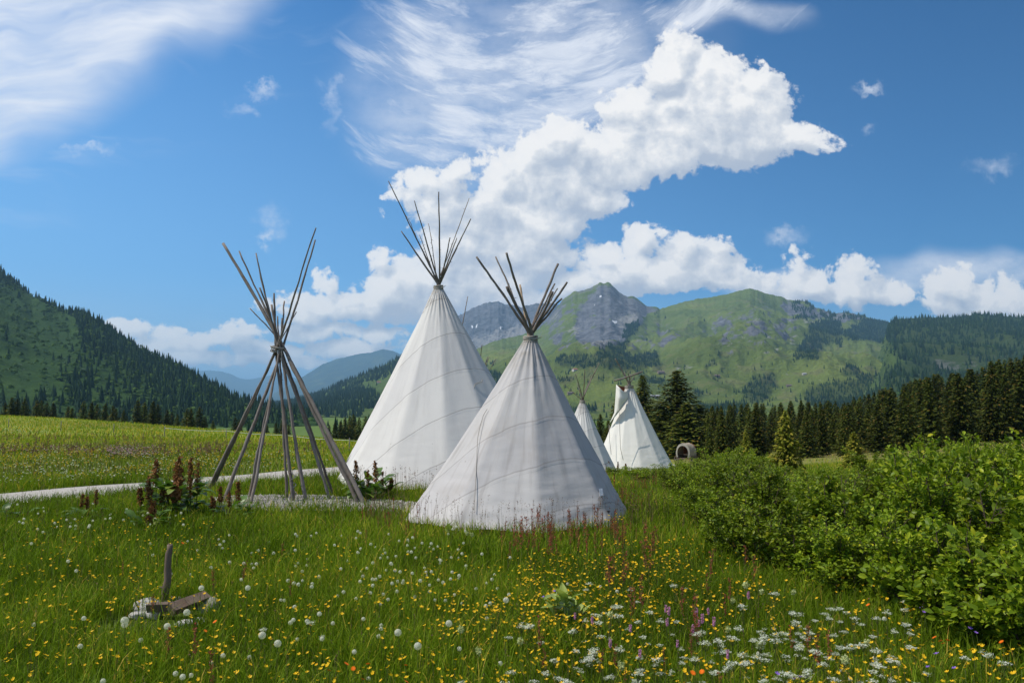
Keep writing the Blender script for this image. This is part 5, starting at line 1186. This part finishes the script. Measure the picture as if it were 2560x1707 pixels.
grass('grass', 'green uncut grass of the flower meadow', [
    dict(n=34000, ylo=3.6, yhi=10, ulo=-.78, uhi=.78, h=(.05, .17), w=(.012, .026), pw=1.5),
    dict(n=26000, ylo=10, yhi=22, ulo=-.72, uhi=.6, h=(.06, .18), w=(.02, .04), pw=1.4),
    dict(n=150000, ylo=3.6, yhi=9, ulo=-.78, uhi=.78, h=(.08, .29), w=(.0035, .008), pw=1.5),
    dict(n=170000, ylo=9, yhi=20, ulo=-.72, uhi=.60, h=(.09, .29), w=(.006, .012), pw=1.4),
    dict(n=90000, ylo=20, yhi=48, ulo=-.72, uhi=.45, h=(.08, .24), w=(.012, .024), pw=1.3),
    dict(n=90000, ylo=45, yhi=125, ulo=-.72, uhi=.72, h=(.10, .26), w=(.03, .06), pw=1.3, keep=lambda x, y: (x < 6) | (rng.random(len(x)) < .12))])
# thin seeding stalks
def stalks(name, label, n, ylo, yhi, ulo, uhi, h, mat, keep=None, xs=None, hd=.10, hr=.010, k_=9, prnd=None):
    if xs is None: y = (ylo ** 1.5 + (yhi ** 1.5 - ylo ** 1.5) * rng.random(n)) ** (1 / 1.5); x = rng.uniform(ulo, uhi, n) * y
    else: x, y = xs
    k = ~inside_cones(x, y, 1.0) & (path_dist(x, y) > PW) & ((~in_gravel(x, y)) | (rng.random(len(x)) < .3))
    x = x[k]; y = y[k]; n = len(x); H = rng.uniform(*h, n); a = rng.uniform(0, 6.28, n); ln = rng.uniform(.02, .22, n) * H; B = np.stack([x, y, G(x, y)], -1); tp = B + np.stack([np.cos(a) * ln, np.sin(a) * ln, H], -1)
    f = rng.uniform(0, 6.28, n); s = np.stack([np.cos(f), np.sin(f), 0 * f], -1) * .0022 * np.clip(y / 8, 1, 3)[:, None]
    V1 = np.stack([B - s, B + s, tp], 1).reshape(-1, 3); T1 = np.arange(3 * n).reshape(-1, 3)
    s_ = rng.random((n, k_)); q = tp[:, None] - (tp - B)[:, None] * (s_ * hd / H[:, None])[..., None]; rr = hr * np.sin(pi * np.clip(s_, .08, .95)) ** .5
    off = rng.normal(size=(n, k_, 3)) * rr[..., None] * .7; c_ = (q + off)[:, :, None] + rng.normal(size=(n, k_, 3, 3)) * (hr * .55) * np.clip(y / 9, 1, 2)[:, None, None, None]
    V2 = c_.reshape(-1, 3); T2 = np.arange(len(V2)).reshape(-1, 3) + len(V1)
    o = obj(name, mesh(name, np.concatenate([V1, V2]), np.concatenate([T1, T2]), None, [mat], False, attrs={'rnd': np.concatenate([rng.random(n), rng.random(n * k_)])})); tag(o, label, 'grass', kind='stuff')
stalks('seeding_grass', 'brownish seed heads of grasses standing above the green blades', 5200, 4, 24, -.72, .5, (.22, .40), M['grass_head'], hd=.07, hr=.006, k_=8)
# tall stalks against the tipi hems
def hem_pts(c_, n, a0, a1, r0=1.0, r1=1.22):
    a = np.radians(rng.uniform(a0, a1, n)); r = c_.R * rng.uniform(r0, r1, n); return c_.b[0] + np.cos(a) * r, c_.b[1] + np.sin(a) * r
xa, ya = hem_pts(cA, 330, -178, -2, 1.02, 1.3); xb, yb = hem_pts(cB, 130, -130, -60, 1.0, 1.15)
stalks('seeding_grass', 'tall thin grass stalks standing against the canvas of the near tipis', 0, 0, 0, 0, 0, (.34, .62), M['grass_head'], xs=(np.r_[xa, xb], np.r_[ya, yb]), hd=.10, hr=.008, k_=9)

# red sorrel: countable stalks
def sorrel_mesh(seed, H=.55, n=90):
    r_ = np.random.default_rng(seed); mb = MB(); top = np.array((r_.normal(0, .03), r_.normal(0, .03), H)); mb.tube([(0, 0, -.02), top * .5 + (.01, 0, 0), top], [.0035, .003, .0015], 4, m=1, cap=False)
    for b in range(7):
        s = .5 + .07 * b; p = top * s; a = r_.uniform(0, 6.28); L = .09 * (1.3 - s); q = p + np.array((cos(a) * L * .5, sin(a) * L * .5, L * 1.1)); mb.tube([p, q], [.0018, .001], 3, m=0, cap=False)
        for _ in range(n // 7): t_ = r_.random(); c_ = p + (q - p) * t_ + r_.normal(size=3) * .005; mb.add(c_ + r_.normal(size=(3, 3)) * .0065, [(0, 1, 2)], None, 0)
    for _ in range(n // 3): t_ = r_.uniform(.55, 1.02); c_ = top * t_ + r_.normal(size=3) * .006; mb.add(c_ + r_.normal(size=(3, 3)) * .0065, [(0, 1, 2)], None, 0)
    me = mb.build('sorrel', [M['sorrel'], M['stem']]); at_ = me.attributes.new('rnd', 'FLOAT', 'FACE'); at_.data.foreach_set('value', r_.random(len(me.polygons)).astype(np.float32)); return me
SO = [sorrel_mesh(i) for i in range(4)]
def put(name, me, x, y, sc, label, cat, group, kind=None):
    o = obj(name, me, None, (x, y, float(G(x, y))), random.uniform(0, 6.28)); o.scale = (sc, sc, sc); tag(o, label, cat, group); return o
def scatter_px(n, regions, h):
    """regions: (x0,x1,y0,y1,weight) in the picture; returns ground points whose tops at height h fall there"""
    w = np.array([r[4] for r in regions], float); w /= w.sum(); k = rng.choice(len(regions), n, p=w); R_ = np.array([r[:4] for r in regions], float)[k]
    px = R_[:, 0] + (R_[:, 1] - R_[:, 0]) * rng.random(n); py = R_[:, 2] + (R_[:, 3] - R_[:, 2]) * rng.random(n)
    x, y, ok = hitv(px, py, h); ok &= ~inside_cones(x, y, 1.02); ok &= path_dist(x, y) > PW; ok &= ~in_gravel(x, y)
    return x[ok], y[ok]
x, y = scatter_px(70, [(1330, 1560, 1262, 1330, 5), (1500, 1640, 1330, 1480, .5), (1680, 1860, 1380, 1560, .4), (1240, 1330, 1280, 1330, 1)], .5)
for i in range(len(x)): put('sorrel_stalk', SO[i % 4], x[i], y[i], random.uniform(.7, 1.1), 'reddish sorrel stalk among the grass by the front tipi', 'sorrel', 'red sorrel stalks in the meadow')
x, y = scatter_px(120, [(1500, 1640, 1170, 1250, 6), (900, 1060, 1268, 1330, 2), (1400, 1560, 1310, 1340, 2), (1480, 1900, 1340, 1520, 1.6), (1300, 2300, 1560, 1700, 1.2), (0, 900, 1320, 1700, 1.2), (1560, 1640, 1240, 1330, 1.5), (1420, 1560, 1180, 1260, 2)], .30)
for i in range(len(x)): put('sorrel_stalk', SO[i % 4], x[i], y[i], random.uniform(.5, .85), 'reddish sorrel stalk in the flower meadow away from the tipi', 'sorrel', 'red sorrel stalks in the meadow')

# ------------------------------------------------------------------ flowers
def disc_flower(name, r, petals, cup, mat, H, seed, centre=None, lay=1):
    r_ = np.random.default_rng(seed); mb = MB(); lean = r_.normal(0, .03, 2); top = np.array((lean[0], lean[1], H)); mb.tube([(0, 0, -.02), (lean[0] * .3, lean[1] * .3, H * .5), top], [.0022, .002, .0016], 4, m=1, cap=False)
    tx, ty = r_.normal(0, .35, 2)
    for l in range(lay):
        for k in range(petals):
            a = 2 * pi * (k + .5 * l) / petals; w = pi / petals * .92; rr = r * (1 - .3 * l); pts = [(0, 0, 0), (rr * .6 * cos(a - w), rr * .6 * sin(a - w), cup * .5 * rr), (rr * cos(a - w * .55), rr * sin(a - w * .55), cup * rr), (rr * cos(a + w * .55), rr * sin(a + w * .55), cup * rr), (rr * .6 * cos(a + w), rr * .6 * sin(a + w), cup * .5 * rr)]
            P = np.array(pts); P[:, 2] += P[:, 0] * tx + P[:, 1] * ty + .002 * l; mb.add(P + top, [(0, 1, 2), (0, 2, 3), (0, 3, 4)], None, 0)
    if centre: mb.tube([top, top + (0, 0, r * .25)], [r * .3, r * .15], 6, m=0)
    me = mb.build(name, [mat, M['stem']]); at_ = me.attributes.new('rnd', 'FLOAT', 'FACE'); at_.data.foreach_set('value', r_.random(len(me.polygons)).astype(np.float32)); return me
def fluff_parts(H, r, seed):
    r_ = np.random.default_rng(seed); lean = r_.normal(0, .03, 2); top = np.array((lean[0], lean[1], H)); st = MB(); st.tube([(0, 0, -.02), (lean[0] * .3, lean[1] * .3, H * .5), top], [.0026, .0024, .002], 5, cap=False)
    mb = MB(); n = 130; i = np.arange(n) + .5; ph = np.arccos(1 - 1.9 * i / n); th = pi * (1 + 5 ** .5) * i; d = np.stack([np.cos(th) * np.sin(ph), np.sin(th) * np.sin(ph), np.cos(ph)], -1)
    for v in d:
        a = np.cross(v, (0.3, .5, .8)); a /= np.linalg.norm(a); b = np.cross(v, a); c = top + v * r; k = r * .20
        mb.add([c + a * k, c - a * k * .5 + b * k * .87, c - a * k * .5 - b * k * .87], [(0, 1, 2)]); mb.add([top, top + v * r * .98 + a * r * .02, top + v * r * .98 - a * r * .02], [(0, 1, 2)])
    mb.tube([top - (0, 0, r * .12), top + (0, 0, r * .15)], [r * .16, r * .16], 6)
    out = []
    for m__, nm, mt in ((mb, 'seed_head', 'fluff'), (st, 'stem', 'stem')):
        me = m__.build(nm, [M[mt]]); at_ = me.attributes.new('rnd', 'FLOAT', 'FACE'); at_.data.foreach_set('value', r_.random(len(me.polygons)).astype(np.float32)); out.append(me)
    return out
def umbel_mesh(H, r, seed):
    r_ = np.random.default_rng(seed); mb = MB(); lean = r_.normal(0, .03, 2); top = np.array((lean[0], lean[1], H)); j = top * .82; mb.tube([(0, 0, -.02), j], [.003, .0025], 4, m=1, cap=False)
    for k in range(13):
        a = k * 2.4; rr = r * sqrt((k + .5) / 13); c = top + np.array((cos(a) * rr, sin(a) * rr, -rr * rr * 9 + r_.normal(0, .005))); mb.tube([j, c - (0, 0, .003)], [.0012, .001], 3, m=1, cap=False)
        for _ in range(9): q = c + r_.normal(size=3) * (.0050, .0050, .0035); mb.add(q + r_.normal(size=(3, 3)) * (.0042, .0042, .002), [(0, 1, 2)], None, 0)
    me = mb.build('umbel_flower', [M['white'], M['stem']]); at_ = me.attributes.new('rnd', 'FLOAT', 'FACE'); at_.data.foreach_set('value', r_.random(len(me.polygons)).astype(np.float32)); return me
def spike_mesh(H, r, L, mat, seed, n=170, name='bistort'):
    r_ = np.random.default_rng(seed); mb = MB(); top = np.array((r_.normal(0, .02), r_.normal(0, .02), H)); mb.tube([(0, 0, -.02), top], [.0025, .002], 4, m=1, cap=False)
    for _ in range(n):
        s = r_.random(); rr = r * (sin(pi * (.1 + .85 * s)) ** .5); a = r_.uniform(0, 6.28); c = top - (0, 0, L * s) + np.array((cos(a) * rr, sin(a) * rr, 0)); mb.add(c + r_.normal(size=(3, 3)) * r * .38, [(0, 1, 2)], None, 0)
    me = mb.build(name, [mat, M['stem']]); at_ = me.attributes.new('rnd', 'FLOAT', 'FACE'); at_.data.foreach_set('value', r_.random(len(me.polygons)).astype(np.float32)); return me
DC = [fluff_parts(h, .024, i) for i, h in enumerate((.24, .29, .34))]
BC = [disc_flower('buttercup', .0135, 5, .55, M['yellow'], h, i, lay=1) for i, h in enumerate((.21, .26, .31, .24))]
UM = [umbel_mesh(h, rr, i) for i, (h, rr) in enumerate(((.27, .030), (.32, .036), (.29, .026)))]
BI = [spike_mesh(h, .0085, .055, M['pink'], i) for i, h in enumerate((.34, .38))]
PH = [spike_mesh(h, .017, .04, M['palehead'], 5 + i, 120, 'pale_head') for i, h in enumerate((.29, .33))]
HW = [disc_flower('hawkweed', .015, 12, .25, M['orange'], h, 9, lay=2) for h in (.26, .30)]
GE = [disc_flower('geranium', .015, 5, .5, M['violet'], h, 12) for h in (.27, .31)]
def put_dandelion(x, y, sc, i):
    e = empty('dandelion_clock', (x, y, float(G(x, y))), random.uniform(0, 6.28)); e.scale = (sc,) * 3; tag(e, 'round white dandelion seed head above the meadow grass', 'dandelion clock', 'dandelion clocks in the meadow')
    a, b = DC[i % 3]; obj('seed_head', a, e); obj('stem', b, e)
x, y = scatter_px(190, [(640, 1300, 1310, 1470, 9), (900, 1160, 1320, 1440, 4), (40, 640, 1300, 1420, 2.2), (700, 1300, 1440, 1560, 2.2), (0, 560, 1470, 1700, 1.6), (560, 1300, 1560, 1700, .8), (1300, 1700, 1380, 1600, .4), (1800, 2300, 1440, 1700, .5)], .29)
for i in range(len(x)): put_dandelion(x[i], y[i], random.uniform(.55, .76), i)
x, y = scatter_px(120, [(40, 560, 1100, 1200, 3), (560, 800, 1120, 1180, 1), (40, 500, 1240, 1310, 2)], .3)
for i in range(len(x)): put_dandelion(x[i], y[i], random.uniform(.6, .8), i)
for (px, py) in [(316, 1559), (316, 1570), (646, 1598), (690, 1612), (1004, 1582), (1115, 1564), (1045, 1624), (423, 1560), (457, 1537), (500, 1470), (616, 1468), (1258, 1502)]:
    x, y, ok = hitv([px], [py], .29); put_dandelion(x[0], y[0], random.uniform(.95, 1.15), 1)
# umbels
x, y = scatter_px(235, [(1340, 2300, 1570, 1700, 7), (1700, 2200, 1600, 1700, 3), (1900, 2150, 1500, 1560, 2), (1820, 2300, 1480, 1600, 2), (1440, 1700, 1490, 1590, 1.6), (1440, 1740, 1440, 1500, .8), (1240, 1500, 1540, 1700, 1.2), (2200, 2560, 1600, 1700, .6), (600, 1300, 1500, 1700, .35)], .30)
for i in range(len(x)): put('umbel_flower', UM[i % 3], x[i], y[i], random.uniform(.55, 1.1), 'flat white flower umbel in the foreground meadow', 'white flower', 'white umbels in the foreground')
BIS = [(1664, 1510), (1486, 1541), (1667, 1540), (1576, 1561), (1693, 1582), (1531, 1598), (1742, 1524), (1743, 1541), (1731, 1560), (1774, 1512), (1785, 1556), (1753, 1565), (1819, 1614), (1598, 1617), (1438, 1512), (1877, 1490), (1741, 1507), (1675, 1539)]
for i, (px, py) in enumerate(BIS):
    x, y, ok = hitv([px], [py], .36); put('bistort', BI[i % 2], x[0], y[0], random.uniform(.85, 1.15), 'pink flower spike rising among the white umbels', 'pink flower', 'pink flower spikes in the foreground')
for i, (px, py) in enumerate([(1505, 1520), (1518, 1535), (1292, 1585), (1150, 1575), (1190, 1610), (1828, 1560), (1826, 1480), (1856, 1470), (1912, 1463), (2095, 1660), (2168, 1585), (1170, 1330), (1178, 1332), (1990, 1470), (1545, 1650), (1900, 1600), (2000, 1590)]):
    x, y, ok = hitv([px], [py], .31); put('pale_flower_head', PH[i % 2], x[0], y[0], random.uniform(.85, 1.1), 'pale yellow-green fluffy flower head in the meadow', 'pale flower', 'pale fluffy flower heads in the meadow')
for i, (px, py) in enumerate([(884, 1668), (877, 1676), (866, 1693), (919, 1666), (915, 1687), (1016, 1649), (1026, 1695), (828, 1676), (1739, 1692), (1752, 1700), (1762, 1703), (529, 1567), (520, 1562), (2350, 1602), (2342, 1597), (2370, 1603), (2494, 1605), (2163, 1524), (1745, 1707), (2326, 1606), (462, 1360)]):
    x, y, ok = hitv([px], [min(py, 1700)], .28); put('hawkweed', HW[i % 2], x[0], y[0], random.uniform(.8, 1.1), 'small orange flower in the foreground meadow', 'orange flower', 'orange flowers in the meadow')
for i, (px, py) in enumerate([(2302, 1513), (2308, 1520), (2320, 1522), (2332, 1512), (2440, 1578), (2452, 1580), (2315, 1660), (2330, 1658), (2380, 1665), (1925, 1695), (1958, 1685), (1978, 1694), (2010, 1697), (1990, 1700), (1358, 1480), (1390, 1478), (2300, 1506)]):
    x, y, ok = hitv([px], [min(py, 1700)], .29); put('geranium', GE[i % 2], x[0], y[0], random.uniform(.8, 1.1), 'violet-blue flower at the foot of the shrubs or bottom edge', 'violet flower', 'violet flowers in the meadow')
# buttercups: the nearest as individuals, the rest as one mass
YR = [(0, 1300, 1480, 1705, 7), (1300, 1700, 1380, 1560, 5), (0, 560, 1340, 1500, 3.2), (560, 1300, 1360, 1500, 3.5), (1300, 1900, 1370, 1480, 4.5), (1700, 2300, 1440, 1700, 6), (1300, 1700, 1560, 1700, 2.4), (2200, 2560, 1600, 1700, 1), (1100, 1500, 1450, 1560, 3), (60, 560, 1290, 1350, 1.5), (1500, 1750, 1340, 1400, 2)]
x, y = scatter_px(3600, YR, .27); o_ = np.argsort(y); x = x[o_]; y = y[o_]
cl = fbm(x * 1.3, y * 1.3, 3) > -.22; x = x[cl]; y = y[cl]
for i in range(min(295, len(x))): put('buttercup', BC[i % 4], x[i], y[i], random.uniform(.7, 1.1), 'small yellow buttercup in the nearest part of the meadow', 'buttercup', 'buttercups of the near meadow')
def flower_mass(name, label, me, x, y, sc, mats):
    nv = len(me.vertices); co = np.zeros(nv * 3); me.vertices.foreach_get('co', co); co = co.reshape(-1, 3)
    npl = len(me.polygons); ls = np.zeros(npl, int); lt = np.zeros(npl, int); me.polygons.foreach_get('loop_start', ls); me.polygons.foreach_get('loop_total', lt); vi = np.zeros(len(me.loops), int); me.loops.foreach_get('vertex_index', vi); mi = np.zeros(npl, int); me.polygons.foreach_get('material_index', mi)
    T = np.array([vi[a:a + 3] for a, b in zip(ls, lt) if b == 3]).reshape(-1, 3); Q = np.array([vi[a:a + 4] for a, b in zip(ls, lt) if b == 4]).reshape(-1, 4); mT = mi[lt == 3]; mQ = mi[lt == 4]
    n = len(x); s = rng.uniform(*sc, n) ; a = rng.uniform(0, 6.28, n); V = co[None] * s[:, None, None]; V = np.stack([V[..., 0] * np.cos(a)[:, None] - V[..., 1] * np.sin(a)[:, None], V[..., 0] * np.sin(a)[:, None] + V[..., 1] * np.cos(a)[:, None], V[..., 2]], -1) + np.stack([x, y, G(x, y)], -1)[:, None]
    k = (np.arange(n) * nv)[:, None, None]; TT = (T[None] + k).reshape(-1, 3); QQ = (Q[None] + k).reshape(-1, 4)
    o = obj(name, mesh(name, V, TT, QQ if len(Q) else None, mats, False, np.concatenate([np.tile(mT, n), np.tile(mQ, n)]), attrs={'rnd': rng.random(len(TT) + len(QQ))})); tag(o, label, 'flowers', kind='stuff')
flower_mass('buttercups', 'countless small yellow buttercups farther off in the meadow', BC[1], x[295:], y[295:], (.6, 1.05), [M['yellow'], M['stem']])
x2, y2 = scatter_px(4200, [(0, 560, 1115, 1185, 4), (0, 900, 1095, 1140, 4), (540, 840, 1130, 1180, 1.5), (0, 500, 1060, 1110, 2), (1400, 1560, 1170, 1300, .4)], .3)
k = fbm(x2 / 2.5, y2 / 6., 3) > -.1; flower_mass('buttercups', 'yellow flowers dotted over the meadow beyond the path', BC[0], x2[k], y2[k], (.8, 1.45), [M['yellow'], M['stem']])
x2, y2 = scatter_px(1100, [(0, 560, 1105, 1190, 4), (540, 840, 1120, 1180, 1), (270, 400, 1112, 1130, 1), (0, 120, 1060, 1080, .5)], .3)
flower_mass('white_flowers', 'white flowers sprinkled over the meadow beyond the path', UM[2], x2, y2, (.4, .85), [M['white'], M['stem']])
x2, y2 = scatter_px(300, [(265, 395, 1113, 1134, 4), (0, 270, 1112, 1130, 1), (1430, 1520, 1220, 1250, .6)], .3)
flower_mass('pink_flowers', 'band of pale pink flowers across the left meadow', UM[2], x2, y2, (.7, 1.2), [leaf_mat('pale_pink', [(0, (.45, .28, .34)), (1, (.62, .45, .50))], .2, .6), M['stem']])
x2, y2 = scatter_px(700, [(0, 560, 1108, 1128, 4), (0, 500, 1082, 1100, 2), (500, 860, 1100, 1125, 2)], .3)
stalks('sorrel_haze', 'reddish-brown sorrel and seed stalks across the left meadow', 0, 0, 0, 0, 0, (.28, .45), M['grass_head'], xs=(x2, y2), hd=.2, hr=.02, k_=10)

# ------------------------------------------------------------------ air
def haze():
    mb = MB(); z0, z1 = -66., 1090.; mb.box((0, 0, (z0 + z1) / 2), (84000, 84000, z1 - z0)); me = mb.build('haze', [])
    m_ = bpy.data.materials.new('air'); m_.use_nodes = True; t = NT(m_.node_tree)
    for n in list(t.n): t.n.remove(n)
    out = t.node('ShaderNodeOutputMaterial'); v = t.node('ShaderNodeVolumePrincipled', {'Color': (.36, .68, 1.0), 'Density': 6.5e-5, 'Anisotropy': .2}); t.l.new(v.outputs[0], out.inputs['Volume'])
    me.materials.append(m_); o = obj('haze', me); tag(o, 'pale blue air between the tipis and the mountains', 'haze', kind='stuff')
haze()
